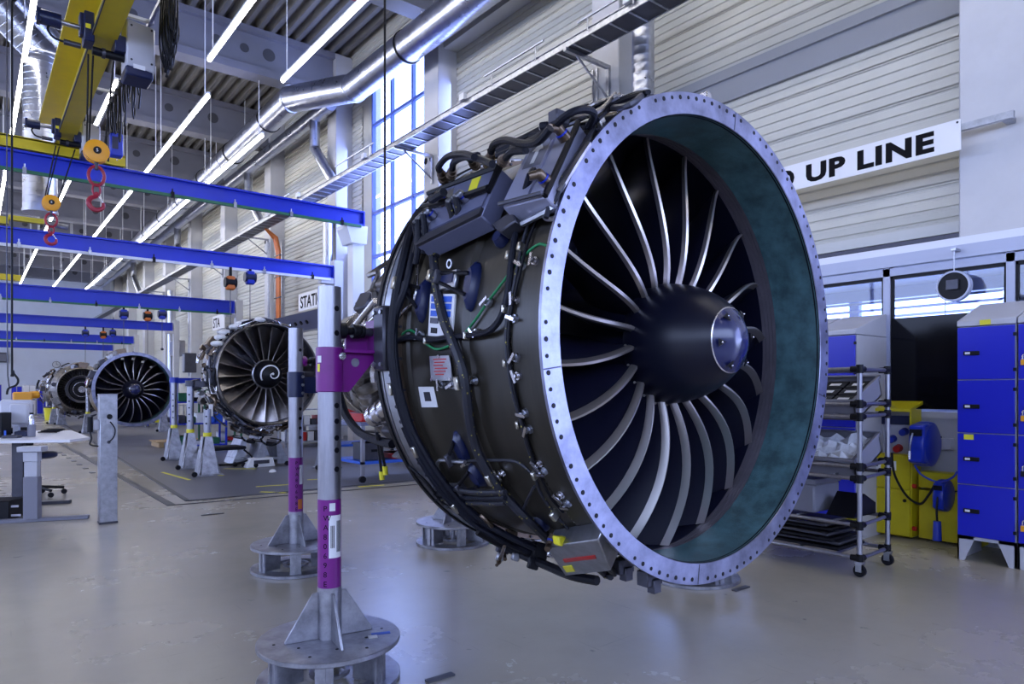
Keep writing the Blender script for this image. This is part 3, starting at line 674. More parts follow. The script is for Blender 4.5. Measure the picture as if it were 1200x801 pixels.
for k,(z,wd) in enumerate(((1.18,'upper shelf'),(.76,'middle shelf'))):
    for j in range(2):
        t, q = bin_(f'grey open bin tilted on the {wd} of the rack, {"right" if j==0 else "left"} one', (5.14,2.55+.62*j,z), .44, .56, .16, R_(-24))
        if k == 0 or j == 1:
            for a in range(3):
                for c_ in range(3):
                    o = MB().hexa([q(-.19+.13*a+dx,-.25+.17*c_+dy,.03+dz) for dz in (0,.10) for dx,dy in ((0,0),(.115,0),(.115,.155),(0,.155))]).build('part_box', K['black'])
                    tag(o, f'black part box, {wd} {"left" if j else "right"} bin, {ORD[a]} from front, {ORD[c_]} from right', 'box', 'black part boxes in the rack bins')
                    MB().hexa([q(-.19+.13*a+dx,-.25+.17*c_+dy,.131+dz) for dz in (0,.002) for dx,dy in ((.03,.04),(.07,.04),(.07,.12),(.03,.12))]).build('label_tag', K['paper'], o)
        else:
            o = MB(); nx = 9; vs = [q(-.19+.38*i/nx, -.26+.5*j_/nx, .10+.05*sin(i*1.7+j_*.9)*cos(j_*1.3)+.03*rnd.random()) for i in range(nx+1) for j_ in range(nx+1)]
            o.add(vs, [(i*(nx+1)+j_, i*(nx+1)+j_+1, (i+1)*(nx+1)+j_+1, (i+1)*(nx+1)+j_) for i in range(nx) for j_ in range(nx)])
            m_ = mat('clear_film', (.75,.77,.85), .18, var=.2, scale=20)
            o = o.build('plastic_bag', m_, sharp=20); md = o.modifiers.new('s','SOLIDIFY'); md.thickness = .004
            tag(o, 'crumpled clear plastic bag lying in the right bin of the middle shelf', 'bag')
t = thing('grey_case', 'closed grey plastic case on the lower shelf of the rack', 'box', (5.1,2.85,.39))
MB().box((4.93,2.58,.39),(5.32,3.1,.60)).build('body', K['grey'], t, bevel=.012); MB().box((4.92,2.57,.60),(5.33,3.11,.64)).build('lid', K['grey'], t, bevel=.008)
MB().box((4.915,2.7,.55),(4.93,2.76,.63)).box((4.915,2.92,.55),(4.93,2.98,.63)).build('latch', K['pgrey'], t)
tag(MB().prism([(4.95,2.30,.39),(5.3,2.30,.39),(5.3,2.3,.47),(5.12,2.3,.55)], (0,.2,0)).build('tool_bag', K['black']), 'black bag beside the grey case on the rack', 'bag')
for k in range(6):
    z = .155+.032*k; dx = .02*sin(k*2.)
    o = MB().cbox((5.12+dx,2.75+.02*k,z), (.42,.72,.022), .05*sin(k*1.7)).build('flat_panel', K['dgrey'] if k%2 else K['black'], bevel=.006)
    tag(o, f'flat black panel lying on the bottom shelf, {["lowest","second","third","fourth","fifth","topmost"][k]} of the stack', 'panel', 'black panels stacked on the bottom shelf')
tag(MB().cbox((5.15,2.42,.352),(.10,.12,.004),.2).build('yellow_note', K['ylab']), 'yellow sticker on the topmost black panel of the stack', 'label')

# ------------------------------------------------------------------ cranes
def ibeam(name, label, y, x0, x1, z0, z1, w=.2, m='blue', group=None, rail=None):
    t = thing(name, label, 'crane beam', ((x0+x1)/2, y, z0), group=group)
    MB().box((x0,y-.012,z0+.03),(x1,y+.012,z1-.03)).box((x0,y-w/2,z0),(x1,y+w/2,z0+.035)).box((x0,y-w/2,z1-.035),(x1,y+w/2,z1)).build('girder', K[m], t)
    MB().box((x1-.01,y-w/2,z0),(x1+.015,y+w/2,z1)).build('end_plate', K[m], t)
    if rail:
        MB().box((x0,y-w/2-.05,z0-.06),(x1-.1,y-w/2-.0,z0+.0)).build('conductor_rail', K[rail], t)
        for k in range(7):
            x = x1-.6-1.25*k; MB().box((x-.03,y-w/2-.07,z0-.07),(x+.03,y-w/2+.02,z0+.04)).cyl((x,y-w/2-.03,z0),(x,y-w/2-.03,z0+.11),.015,n=6).build('rail_clip', K['galv'] if k%3 else K['black'], t)
    return t
BM = [(15.6,5.38,5.74,7.65,'green','nearest blue crane beam with a green conductor rail and the yellow girder on it'),
      (17.4,4.31,4.66,7.65,'white','second blue crane beam with a pale rail along its foot'),
      (26.0,4.14,4.60,7.6,'green','third blue crane beam with green rail above the far fan engine'),
      (35.7,4.17,4.56,7.6,None,'fourth blue crane beam toward the far wall'),
      (45.6,4.10,4.53,7.6,'green','fifth blue crane beam toward the far wall'),
      (52.9,4.02,4.40,7.6,None,'farthest and lowest-looking blue crane beam before the far wall')]
for (y,z0,z1,x1,r,lb) in BM: ibeam('crane_beam', lb, y, -13.2, x1, z0, z1, .24 if y < 16 else .2, 'blue', rail=r)
for (y,z0,z1,x1,r,lb) in BM:     # brackets to the wall columns
    pass
q = P(412,280,Y=15.8)
t = thing('beam_bracket', 'pale box bracket carrying the end of the nearest blue beam', 'bracket', (7.5,15.8,4.7))
MB().hexa([(7.35,15.55,4.95),(7.75,15.55,4.95),(7.75,16.1,4.95),(7.35,16.1,4.95),(7.2,15.5,5.32),(7.75,15.5,5.32),(7.75,16.1,5.32),(7.2,16.1,5.32)]).box((7.2,15.5,5.3),(7.75,16.1,5.38)).build('housing', K['white'], t)
MB().box((7.45,15.7,0),(7.75,16.0,4.95)).build('column_post', K['white'], t)
for k,(y,z,wd) in enumerate(((17.4,4.31,'second'),(26.0,4.14,'third'),(35.7,4.17,'fourth'),(45.6,4.1,'fifth'),(52.9,4.02,'farthest'))):
    t = thing('beam_bracket', f'white support post under the wall end of the {wd} blue beam', 'bracket', (7.9,y,0))
    MB().box((7.66,y-.15,0),(7.9,y+.15,z+.5)).build('post', K['column'], t)
    MB().box((7.3,y-.12,z-.14),(7.9,y+.12,z-.0)).build('seat', K['pgrey'], t)
# yellow girder carrying two hoists
yg = thing('crane_girder', 'yellow crane girder running over the nearest blue beam at top left', 'crane girder', (1.4,9,6.0))
gx = 1.41
MB().box((gx-.012,-4,6.02),(gx+.012,16.3,6.58)).build('web', K['yellow'], yg)
MB().box((gx-.14,-4,5.985),(gx+.14,16.3,6.02)).build('bottom_flange', K['yellow'], yg)
MB().box((gx-.34,-4,6.58),(gx+.34,16.3,6.62)).build('top_flange', K['yellow'], yg)
MB().box((gx-.145,-4,5.98),(gx-.13,16.3,6.025)).build('edge_strip', K['dgrey'], yg)
MB().box((-2.5,15.5,5.78),(2.45,15.56,6.0)).box((-2.5,15.8,5.78),(2.45,15.86,6.0)).box((-2.5,15.5,5.96),(2.45,15.86,5.985)).build('end_carriage', K['yellow'], yg)
for x in (2.35,-2.3): MB().cyl((x,15.56,5.84),(x,15.8,5.84),.1,n=16).build('wheel', K['dgrey'], yg)
for x in (1.9,2.1,2.3): MB().cyl((x,15.48,5.88),(x,15.5,5.88),.015,n=8).build('bolt', K['sil'], yg)
def hoist(y, label, bx, sc=.72):
    c = V((gx,y,5.98)); t = thing('hoist_trolley', label, 'hoist', c)
    def Q(x,yy,z): return c+V((x*sc,yy*sc,z*sc))
    MB().box(Q(-.32,-.2,-.12),Q(-.16,.2,.42)).box(Q(-.38,-.12,.02),Q(-.30,.12,.40)).build('left_side_plate', K['navy'], t, bevel=.01)
    MB().box(Q(.16,-.25,-.18),Q(.34,.25,.12)).build('right_side_plate', K['navy'], t, bevel=.01)
    MB().cyl(Q(-.70,.0,.16),Q(.3,.0,.16),.045*sc,n=12).build('shaft', K['galv'], t)
    MB().cyl(Q(-.98,0,.16),Q(-.66,0,.16),.13*sc,n=12).box(Q(-1.02,-.11,.05),Q(-.96,.11,.27)).build('travel_motor', K['navy'], t)
    MB().cyl(Q(-.62,-.05,-.2),Q(-.36,-.05,-.2),.05*sc,n=10).build('limit_switch', K['dgrey'], t)
    MB().tube([Q(-.62,-.05,-.2),Q(-.78,-.05,-.17),Q(-.86,-.02,-.03),Q(-.8,0,.08)],.014,6,4).build('cable', K['black'], t)
    for k in range(9): pass
    MB().cyl(Q(-.18,-.05,-.22),Q(.42,-.05,-.22),.075*sc,n=14).build('rope_drum', K['black'], t)
    MB().ring([(.07*sc,-.02),(.095*sc,-.02),(.095*sc,.02),(.07*sc,.02)],14,axis='X',c=Q(.0,-.05,-.22)).build('drum_guide', K['dgrey'], t)
    MB().hexa([Q(.34,-.3,-.40),Q(.82,-.3,-.46),Q(.82,.3,-.46),Q(.34,.3,-.40),Q(.34,-.3,.46),Q(.82,-.3,.40),Q(.82,.3,.40),Q(.34,.3,.46)]).build('motor_cabinet', K['pgrey'], t, bevel=.02)
    MB().box(Q(.33,-.28,-.58),Q(.80,.28,-.40)).build('lower_housing', K['navy'], t, bevel=.02)
    MB().box(Q(.45,-.312,-.45),Q(.65,-.30,-.37)).build('type_plate', K['sign'], t)
    b = MB()
    for x in (.42,.76):
        for z in (-.3,.34): b.cyl(Q(x,-.305,z),Q(x,-.315,z),.02*sc,n=8)
    b.build('screws', K['dgrey'], t)
    MB().box(Q(-.30,-.212,.1),Q(-.22,-.2,.18)).build('yellow_sticker', K['ylab'], t)
    return t
hoist(10.6, 'nearer hoist trolley with grey motor cabinet on the yellow girder', 0)
hoist(14.9, 'farther hoist trolley on the yellow girder, just before the blue beam', 0, .62)
def hook_block(c, r, label, ytop, wd):
    c = V(c); t = thing('hook_block', label, 'hook', c+V((0,0,-2.9*r)))
    for s in (-1,1): 
        MB().lathe([(0,-.035),(r*.5,-.04),(r,-.015),(r,.02),(r*.9,.04),(0,.04)], 26, c=c+V((0,s*.05,0))).build('sheave_cover', K['orange'], t)
    MB().cyl(c+V((0,-.10,0)),c+V((0,.1,0)),r*.32,n=16).build('hub', K['black'], t)
    text('5', K['sign'], t, frame_mat(c+V((-r*.12,-.103,-r*.14)),(1,0,0),(0,0,1)), r*.4)
    MB().cyl(c+V((0,0,-r*.8)),c+V((0,0,-r*1.6)),r*.17,n=10).build('swivel', K['dgrey'], t)
    def loop(cz, a, b_, rad, m, nm):
        MB().tube([c+V((a*sin(u),0,cz+b_*cos(u))) for u in (2*pi*i/18 for i in range(19))], rad, 7, cap=False).build(nm, K[m], t)
    loop(-r*2.15, r*.62, r*.85, r*.14, 'red', 'master_link')
    loop(-r*3.4, r*.30, r*.5, r*.10, 'red', 'link')
    hz = -r*4.55
    pts = [c+V((0,0,hz+r*.95)), c+V((.02*r,0,hz+r*.6)), c+V((-r*.42,0,hz+r*.35)), c+V((-r*.6,0,hz-r*.1)), c+V((-r*.35,0,hz-r*.55)), c+V((r*.1,0,hz-r*.65)), c+V((r*.5,0,hz-r*.38)), c+V((r*.55,0,hz+.05*r))]
    MB().tube(pts, lambda u: r*(.13+.10*sin(pi*u)), 8, 5).build('hook', K['red'], t)
    MB().tube([c+V((r*.1,0,hz+r*.65)), c+V((r*.42,0,hz+r*.3)), c+V((r*.55,0,hz+.0*r))], r*.07, 6).build('latch', K['sil'], t)
    for sx, tx_ in ((-.6,-.75),(-.75,-1.1),(.6,.75)):
        MB().tube([c+V((sx*r,0,0)), V((gx+wd*(tx_*.16), ytop, 5.75))], .012, 5).build('rope', K['black'], t)
    return t
q = P(113,178,Y=10.55); hook_block(q, .148, 'larger yellow sheave block with dark red hook hanging under the nearer hoist', 10.55, 1)
q = P(60,238,Y=14.85); hook_block(q, .142, 'smaller-looking yellow sheave block with red hook hanging below the blue beam at left', 14.85, 1)
# festoon cables
t = thing('festoon_cable', 'bundle of black festoon cables looping beside the yellow girder', 'cable', (2.05,11,5.5))
MB().box((2.03,4,6.60),(2.07,16.0,6.66)).build('rail', K['galv'], t)
for y in (5,8,11,14): MB().box((gx,y-.03,6.62),(2.1,y+.03,6.66)).build('arm', K['white'], t)
for k in range(5):
    for j in range(4):
        y = 9.6+.13*k+.02*j; d = .62+.12*k*(1 if k < 3 else .5)+.05*j
        MB().tube([(2.02+.03*j,y-.05,6.6),(2.0+.04*j,y-.02,6.6-d*.7),(2.05+.02*j,y+.04,6.6-d),(2.1+.02*j,y+.1,6.6-d*.7),(2.05,y+.14,6.6)], .013, 5, 4).build('loop', K['black'], t)
for k in range(8):
    y = 11.6+.42*k
    for j in range(2):
        d = .75+.25*sin(k*1.9+j)
        MB().tube([(2.02,y,6.6),(2.0+.04*j,y+.04,6.6-d*.7),(2.04,y+.17,6.6-d),(2.08,y+.3,6.6-d*.7),(2.05,y+.38,6.6)], .013, 5, 4).build('loop', K['black'], t)
    MB().box((2.0,y-.03,6.5),(2.1,y+.03,6.6)).build('carrier', K['dgrey'], t)
q = P(136,170,Y=14.3)
t = thing('cable_box', 'small blue control box hanging among the festoon cables', 'control box', q)
MB().box(q+V((-.10,-.1,-.22)), q+V((.10,.1,.2))).build('housing', K['bluep'], t, bevel=.02); MB().box(q+V((-.08,-.11,-.1)), q+V((.02,-.1,.12))).build('face', K['navy'], t)
MB().cyl(q+V((0,0,.2)), V((q.x,q.y,6.6)), .015, n=6).build('cord', K['black'], t)
# crossbars left of the girder (white rods)
t = thing('cross_rods', 'white spacer rods between the left tube lights and the yellow girder', 'rod', (.9,13,7))
for y in (12.6,14.0,15.4,16.6): MB().cyl((.9,y,ZT-.05),(2.1,y,ZT-.1),.02,n=6).build('rod', K['white'], t)
# chain hoists under beams
def chain_hoist(px, py, y, label, m, L=1.4, s=1.1, zt=None):
    q = P(px,py,Y=y); t = thing('chain_hoist', label, 'chain hoist', q)
    MB().box(q+V((-.09*s,-.09*s,-.16*s)), q+V((.09*s,.09*s,.14*s))).build('body', K[m], t, bevel=.03)
    MB().cyl(q+V((-.12*s,0,0)), q+V((.12*s,0,0)), .11*s, n=14).build('motor', K['black'] if m != 'bluep' else K['navy'], t)
    MB().box(q+V((-.03,-.03,.13*s)), V((q.x+.03,q.y+.03,max(zt or q.z+.3, q.z+.15)))).build('trolley', K['black'], t)
    MB().cyl(q+V((0,0,-.15*s)), q+V((0,0,-L)), .010, n=5).build('chain', K['dgrey'], t)
    MB().sphere(q+V((0,0,-L)), .05, 8, 6).build('hook', K['dgrey'], t)
for a in ((270,331,17.25,'orange balancer hanging under the second blue beam','oran',.5,1.6,4.31),(293,325,17.25,'blue balancer hanging right of the orange one under the second beam','bluep',1.6,1.1,4.31),
          (145,368,25.9,'blue balancer at left under the third blue beam','bluep',2.2,1.9,4.14),(173,370,25.9,'orange balancer under the third blue beam','oran',3.0,1.6,4.14),(190,368,25.9,'blue balancer at right under the third blue beam','bluep',3.0,1.2,4.14),
          (100,390,35.6,'blue balancer at left under the fourth blue beam','bluep',3.4,1.9,4.17),(121,392,35.6,'orange balancer under the fourth blue beam','oran',3.0,1.8,4.17),(132,390,35.6,'blue balancer at right under the fourth blue beam','bluep',3.0,1.4,4.17)):
    chain_hoist(a[0],a[1],a[2],a[3],a[4],a[6],1.1,a[7])
q = P(451,340,f=9.5)
tag(MB().cyl(q, V((q.x,q.y,ZC)), .016, n=6).build('pendant_cable', K['black']), 'thin black cable hanging straight down in front of the bright window', 'cable')
y2 = thing('crane_girder', 'low yellow girder end resting on the second blue beam at far left', 'crane girder', (-.5,17,4.7))
MB().box((-6,17.25,4.7),P(10,262,Y=17.25)+V((0,.3,.14))).build('box', K['yellow'], y2); MB().box((P(10,262,Y=17.25).x,17.3,4.8),(P(52,264,Y=17.3).x,17.42,4.9)).build('arm', K['yellow'], y2)
MB().cyl((P(52,264,Y=17.3).x,17.36,4.85),(P(80,272,Y=17.3).x,17.36,4.8),.05,n=8).build('buffer', K['galv'], y2)
y3 = thing('crane_girder', 'thin yellow girder end on the third blue beam at far left', 'crane girder', (-.5,26,4.7))
MB().box((-6,25.8,4.68),(P(24,330,Y=26).x,26.0,4.86)).build('box', K['yellow'], y3)

# ------------------------------------------------------------------ turbofan engines
EL = (2.6, 1.8037, 1.5227); EZ = .0309; ER = 1.0648
LE = ((.2815,-.3744,.5885,-.1643), (-.5114,.6602,-.1664))
def blade_sections(r0, r1, nr, nc, le=LE, ch=(.36,.50), stag=(10,36), camber=.05, thick=(.030,.012), flip=1):
    """rows of chord points: [(mid, normal offset)] in (x=tangential, y=axial, z=radial) wrapped on the cylinder"""
    out = []
    for i in range(nr+1):
        u = i/nr; r = r0+(r1-r0)*u
        ax = le[0][0]+le[0][1]*u+le[0][2]*u*u+le[0][3]*u**3; dp = le[1][0]*u+le[1][1]*u*u+le[1][2]*u**3
        c = ch[0]+(ch[1]-ch[0])*u; st = R_(stag[0]+(stag[1]-stag[0])*u); th = thick[0]+(thick[1]-thick[0])*u
        row = []
        for j in range(nc+1):
            w = (j/nc)**1.4; s = c*w; cam = camber*c*4*w*(1-w)*(1-u*.6)
            hh = th*(.18+.82*math.sqrt(max(0,sin(pi*min(1, w**.6)))))*.5
            y = ax+s*cos(st)+0*cam; tt = (s*sin(st)-cam)*flip
            ny, nt = -sin(st)*flip, cos(st)
            row.append(((y+ny*hh, tt+nt*hh),(y-ny*hh, tt-nt*hh)))
        out.append((r, dp, row))
    return out
def cylp(r, dp, y, t):
    a = dp+t/r; return V((r*sin(a), y, r*cos(a)))
def blade_mesh(sec, nc):
    b = MB(); nr = len(sec)-1; vs = []
    for r, dp, row in sec:
        vs += [cylp(r,dp,*p[0]) for p in row] + [cylp(r,dp,*p[1]) for p in reversed(row)]
    n = 2*(nc+1)
    fs = [(i*n+j, i*n+(j+1)%n, (i+1)*n+(j+1)%n, (i+1)*n+j) for i in range(nr) for j in range(n)]
    fs += [tuple(range(n-1,-1,-1)), tuple(range(nr*n,(nr+1)*n))]
    return b.add(vs, fs)
def edge_mesh(sec, k, off=.0045, skip=0):
    b = MB(); vs = []; n = 2*k+1
    for r, dp, row in sec[skip:]:
        a0 = row[0]; my = (a0[0][0]+a0[1][0])/2; mt = (a0[0][1]+a0[1][1])/2
        side = []
        for s in (0,1):
            pts = []
            for j in range(k+1):
                p, q = row[j][s], row[j][1-s]; d = math.hypot(p[0]-q[0], p[1]-q[1]) or 1
                pts.append((p[0]+(p[0]-q[0])/d*off, p[1]+(p[1]-q[1])/d*off))
            side.append(pts if s == 0 else pts[:-1])
        side[0][0] = (side[0][0][0]-off*1.5, side[0][0][1]); side[1][0] = (side[1][0][0]-off*1.5, side[1][0][1])
        vs += [cylp(r,dp,*p) for p in side[0]] + [cylp(r,dp,*p) for p in reversed(side[1])]
    nr = len(sec)-1-skip
    fs = [(i*n+j, i*n+(j+1)%n, (i+1)*n+(j+1)%n, (i+1)*n+j) for i in range(nr) for j in range(n)]
    fs += [tuple(range(n-1,-1,-1)), tuple(range(nr*n,(nr+1)*n))]
    return b.add(vs, fs)
def fan(eng, n, phi0, r0, r1, mb, me, **kw):
    nr, nc = 16, 12
    sec = blade_sections(r0, r1, nr, nc, **kw)
    bl = blade_mesh(sec, nc).build('fan_blade', K[mb], eng, local=True, sharp=60)
    bl.rotation_euler = (0, phi0, 0)
    if me:
        ed = edge_mesh(sec, 2, skip=1).build('leading_edge', K[me], bl, local=True, sharp=50)
    for k in range(1, n):
        c = bl.copy(); COL.objects.link(c); c.parent = eng; c.rotation_euler = (0, phi0+2*pi*k/n, 0)
        if me: d = ed.copy(); COL.objects.link(d); d.parent = c
def loc(b, name, m, par, **k): return b.build(name, K[m], par, local=True, **k)
def geared_fan(loc_, rz, label, R=ER, detail=True, phi0=-.0679, group=None):
    e = thing('turbofan_engine', label, 'jet engine', loc_, rz, group)
    S = R/ER
    def L(pr): return [(r*S, a*S) for r, a in pr]
    n = 120 if detail else 56
    fl = loc(MB().ring(L([(1.0645,0),(1.0645,.014),(1.022,.018),(1.02,.05),(.985,.05),(.974,.004),(.976,0)]), n), 'front_flange', 'flange', e)
    if detail:
        b = MB()
        for k in range(112):
            if k % 9 == 4: continue
            a = 2*pi*k/112+.015; rr = 1.042; b.cyl((rr*sin(a),-.0015,rr*cos(a)),(rr*sin(a),.004,rr*cos(a)),.0095 if k%2 else .008,n=8)
        o = loc(b, 'bolt_holes', 'black', e); o['kind'] = 'stuff'
        for a in (8, 104, 188, 262):
            a = R_(a); M = Matrix.Rotation(a, 3, 'Y'); 
            loc(MB().hexa([M @ V(p) for p in ((-.0025,-.0012,.978),(.0025,-.0012,.978),(.0025,-.0012,1.063),(-.0025,-.0012,1.063),(-.0025,.001,.978),(.0025,.001,.978),(.0025,.001,1.063),(-.0025,.001,1.063))]), 'segment_seam', 'dgrey', fl)
    loc(MB().ring(L([(.972,.008),(.960,.245),(.975,.245),(.99,.05)]), n), 'acoustic_liner', 'teal', e)
    loc(MB().ring(L([(.9735,.004),(.9705,.02),(.98,.03)]), n), 'seal_ring', 'black', e)
    for k in range(4): loc(MB().ring(L([(.962+.005*k,.246+.024*k),(.967+.005*k,.268+.024*k),(.99,.268+.024*k),(.99,.246+.024*k)]), n), 'rub_strip', 'band', e)
    loc(MB().ring(L([(.982,.34),(.985,.44),(.985,.86),(.965,1.1),(.975,1.1),(.99,.86),(.99,.34)]), n), 'inner_case', 'inner', e)
    fan(e, 20, phi0, .20*S, .9776*S, 'blade', 'edge', le=(tuple(c*S for c in (LE[0][0]+.03,)+LE[0][1:]) if 0 else tuple(c*S for c in LE[0]), LE[1]), ch=(.34*S,.50*S))
    # hub, spinner
    loc(MB().lathe(L([(0,.30),(.262,.30),(.275,.36),(.31,.62),(.33,.8),(0,.8)]), 48), 'fan_hub', 'inner', e)
    pr = [(.2825-.0,.305),(.285,.285)]
    for k in range(1, 15):
        u = k/14; a = .285-.405*u; r = .2835*math.sqrt(max(0, 1-u**1.9))
        if k <= 12: pr.append((r, a)); rs, as_ = r, a
    sp = loc(MB().lathe(L(pr), 64), 'spinner', 'spin', e, sharp=60)
    pr = []
    for k in range(15):
        u = 12/14+(2/14)*k/14; pr.append((.2845*math.sqrt(max(0, 1-u**1.9)), .284-.405*u))
    cp = loc(MB().lathe(L(pr), 48), 'spinner_cap', 'cap', e, sharp=60)
    loc(MB().ring(L([(rs+.001,as_+.002),(rs+.003,as_-.001),(rs-.002,as_-.004)]), 48), 'cap_seam', 'sil', sp)
    for k in range(6):
        a = 2*pi*k/6+R_(22); M = Matrix.Rotation(a, 3, 'Y'); zz = rs-.012; y = as_-.012
        loc(MB().prism([M @ V(p) for p in ((-.018,y-.016,zz-.004),(.018,y-.016,zz-.004),(0,y-.03,zz-.034))], M @ V((0,-.001,.006))), 'cap_notch', 'black', cp)
        loc(MB().sphere(M @ V((0,y-.028,zz-.008)), .005, 8, 5), 'cap_bolt', 'sil', cp)
    # blade root lugs
    b = MB()
    for k in range(20):
        a = phi0+2*pi*k/20; b.box((-.006,.275*S,.28*S),(.006,.30*S,.30*S)) if 0 else b.sphere((.287*S*sin(a),.286*S,.287*S*cos(a)), .008, 6, 4)
    loc(b, 'root_lugs', 'edge', e)
    # guide vanes and splitter behind the fan
    v = loc(MB().hexa([(-.004,.95,.50),(.004,.95,.50),(.03,1.12,.50),(.022,1.12,.50),(-.004,.95,.985*S),(.004,.95,.985*S),(.03,1.12,.985*S),(.022,1.12,.985*S)]), 'guide_vane', 'ecu', e)
    for k in range(1, 44):
        c = v.copy(); COL.objects.link(c); c.parent = e; c.rotation_euler = (0, 2*pi*k/44, 0)
    loc(MB().lathe(L([(.0,.82),(.36,.82),(.50,.86),(.55,.95),(.56,1.2),(0,1.2)]), 48), 'splitter', 'inner', e)
    return e
ENG = geared_fan(EL, EZ, 'big turbofan engine in the foreground with open fan ring facing right')
WI = WM[ENG.name].inverted(); CP = WI @ V((0,0,CH))
def E(px, py, R):
    d = (WI.to_3x3() @ (RT*((px-600)/F) + FW + V((0,0,(HOR-py)/F)))).normalized()
    a = d.x*d.x+d.z*d.z; b = 2*(CP.x*d.x+CP.z*d.z); c = CP.x**2+CP.z**2-R*R; D = b*b-4*a*c
    t = (-b-math.sqrt(D))/(2*a) if D > 0 else -b/(2*a)
    return CP+d*t
def cyl_frame(p, R=None):
    r = V((p.x,0,p.z)); n = r.normalized(); t = V((n.z,0,-n.x))     # t: clockwise seen from the front
    return n, t, V((0,1,0))
# outer fan case with its steps and ridges
loc(MB().ring([(1.022,.018),(1.012,.03),(1.008,.20),(1.012,.21),(1.012,.235),(1.000,.24),(.998,.50),(1.015,.53),(1.016,.60),(1.004,.63),(1.0,.95),(1.012,.965),(1.012,1.0),(.99,1.0),(.985,.02)], 120), 'fan_case', 'casing', ENG, sharp=25)
loc(MB().ring([(1.0,1.0),(1.035,1.0),(1.035,1.015),(1.0,1.02)], 96), 'case_step', 'ebr', ENG)
loc(MB().ring([(1.005,1.02),(1.01,1.12),(1.005,1.12),(.99,1.02)], 96), 'rear_skirt', 'ebr', ENG)
loc(MB().ring([(1.008,1.03),(1.060,1.10),(1.066,1.10),(1.066,1.125),(1.0,1.14),(.98,1.06)], 96), 'rear_flange', 'galv', ENG)
loc(MB().ring([(1.066,1.125),(1.075,1.125),(1.075,1.15),(1.0,1.15)], 96), 'rear_rim', 'black', ENG)
b = MB()
for k in range(88):
    a = 2*pi*k/88; b.cyl((1.04*sin(a),1.063,1.04*cos(a)),(1.05*sin(a),1.055,1.05*cos(a)),.010,n=6); 
    if k % 2: b.cyl((1.024*sin(a),.992,1.024*cos(a)),(1.024*sin(a),1.0,1.024*cos(a)),.007,n=6)
loc(b, 'flange_bolts', 'dgrey', ENG)['kind'] = 'stuff'
b = MB()
for k in range(300):
    a = 2*pi*k/300; b.cyl((1.011*sin(a),.222,1.011*cos(a)),(1.0145*sin(a),.222,1.0145*cos(a)),.0028,n=5)
loc(b, 'rivets', 'dirty', ENG)['kind'] = 'stuff'
for k in range(16):
    a = R_(180+k*11); M = Matrix.Rotation(a,3,'Y'); loc(MB().hexa([M @ V((x*.035,y,z)) for z in (1.02,1.0225) for x,y in ((-1,.016),(1,.016),(1,.02),(-1,.02))]), 'edge_mark', 'paper', ENG)
# core behind the fan case
loc(MB().lathe([(.0,1.12),(.93,1.12),(.92,1.16),(.74,1.30),(.64,1.42),(.62,1.9),(.66,1.95),(.66,2.0),(.62,2.04),(.62,2.2),(.65,2.22),(.65,2.26),(.52,2.34),(.42,2.6),(.40,3.2),(.26,3.4),(0,3.4)], 56), 'core_case', 'dirty', ENG, sharp=20)
for y, r in ((1.5,.65),(1.72,.64),(2.12,.63),(2.45,.48),(2.9,.42)): loc(MB().ring([(r-.02,y-.015),(r+.02,y-.015),(r+.02,y+.015),(r-.02,y+.015)], 48), 'core_flange', 'sil', ENG)
for k in range(64):
    a = R_(180+rnd.uniform(-20,200)); r = .66+.08*rnd.random(); y = 1.3+rnd.random()*.85; pts = []
    for j in range(5):
        pts.append(V((r*sin(a),y,r*cos(a)))); 
        if rnd.random() < .5: a += rnd.uniform(.1,.35)*rnd.choice((-1,1))
        else: y = min(2.25, y+rnd.uniform(.05,.22))
        r = max(.62, min(.73, r+rnd.uniform(-.05,.05)))
    loc(MB().tube(pts, rnd.choice((.012,.016,.022,.03)), 7, 4), 'core_pipe', rnd.choice(('sil','dirty','dirty','rubber','galv')), ENG)
for k in range(22):
    a = R_(190+k*7.5+rnd.uniform(-4,4)); M = Matrix.Rotation(a,3,'Y'); y = 1.35+rnd.random()*.75; s = rnd.uniform(.05,.09)
    loc(MB().hexa([M @ V((x*s,y+q*s*1.3,z)) for z in (.6,.60+rnd.uniform(.08,.16)) for x,q in ((-1,-1),(1,-1),(1,1),(-1,1))]), 'core_accessory', rnd.choice(('dirty','galv','dgrey')), ENG, bevel=.012)
for (px,py,px2,py2,R,rad,m) in ((432,455,446,490,.80,.075,'dirty'),(438,488,470,468,.86,.06,'sil'),(425,430,425,470,.76,.06,'dirty'),(405,405,440,372,.72,.02,'sil'),(408,440,420,382,.75,.018,'sil'),(440,352,414,384,.8,.02,'sil'),(405,400,405,450,.70,.03,'rubber')):
    p, q = E(px,py,R), E(px2,py2,R-.03); b = MB().cyl(p, q, rad, n=16)
    if rad > .05:
        for w in (.15,.4,.65): c_ = p.lerp(q, w); d_ = (q-p).normalized(); b.cyl(c_-d_*.012, c_+d_*.012, rad*1.12, n=16)
    loc(b, 'core_actuator', m, ENG)
loc(MB().tube([E(397,460,.72),E(405,485,.78),E(420,505,.85),E(440,515,.9),E(460,520,.93)], .025, 8, 5), 'core_pipe', 'rubber', ENG)
loc(MB().prism([E(456,345,.95),E(446,352,.95),E(455,363,.95)], V((0,.01,0))), 'yellow_tag', 'ylab', ENG)
p = E(430,506,.9); 
# hanging yellow-tipped cables
for k,(px,py,px2,py2) in enumerate(((442,508,447,552),(444,510,451,546))):
    p, q = E(px,py,.93), E(px2,py2,.93); loc(MB().tube([p, p.lerp(q,.5)+V((.01,.02,0)), q], .009, 6, 4), 'test_lead', 'rubber', ENG)
    loc(MB().cyl(q, q+V((.005,0,-.05)), .016, n=8), 'yellow_plug', 'ylab', ENG)
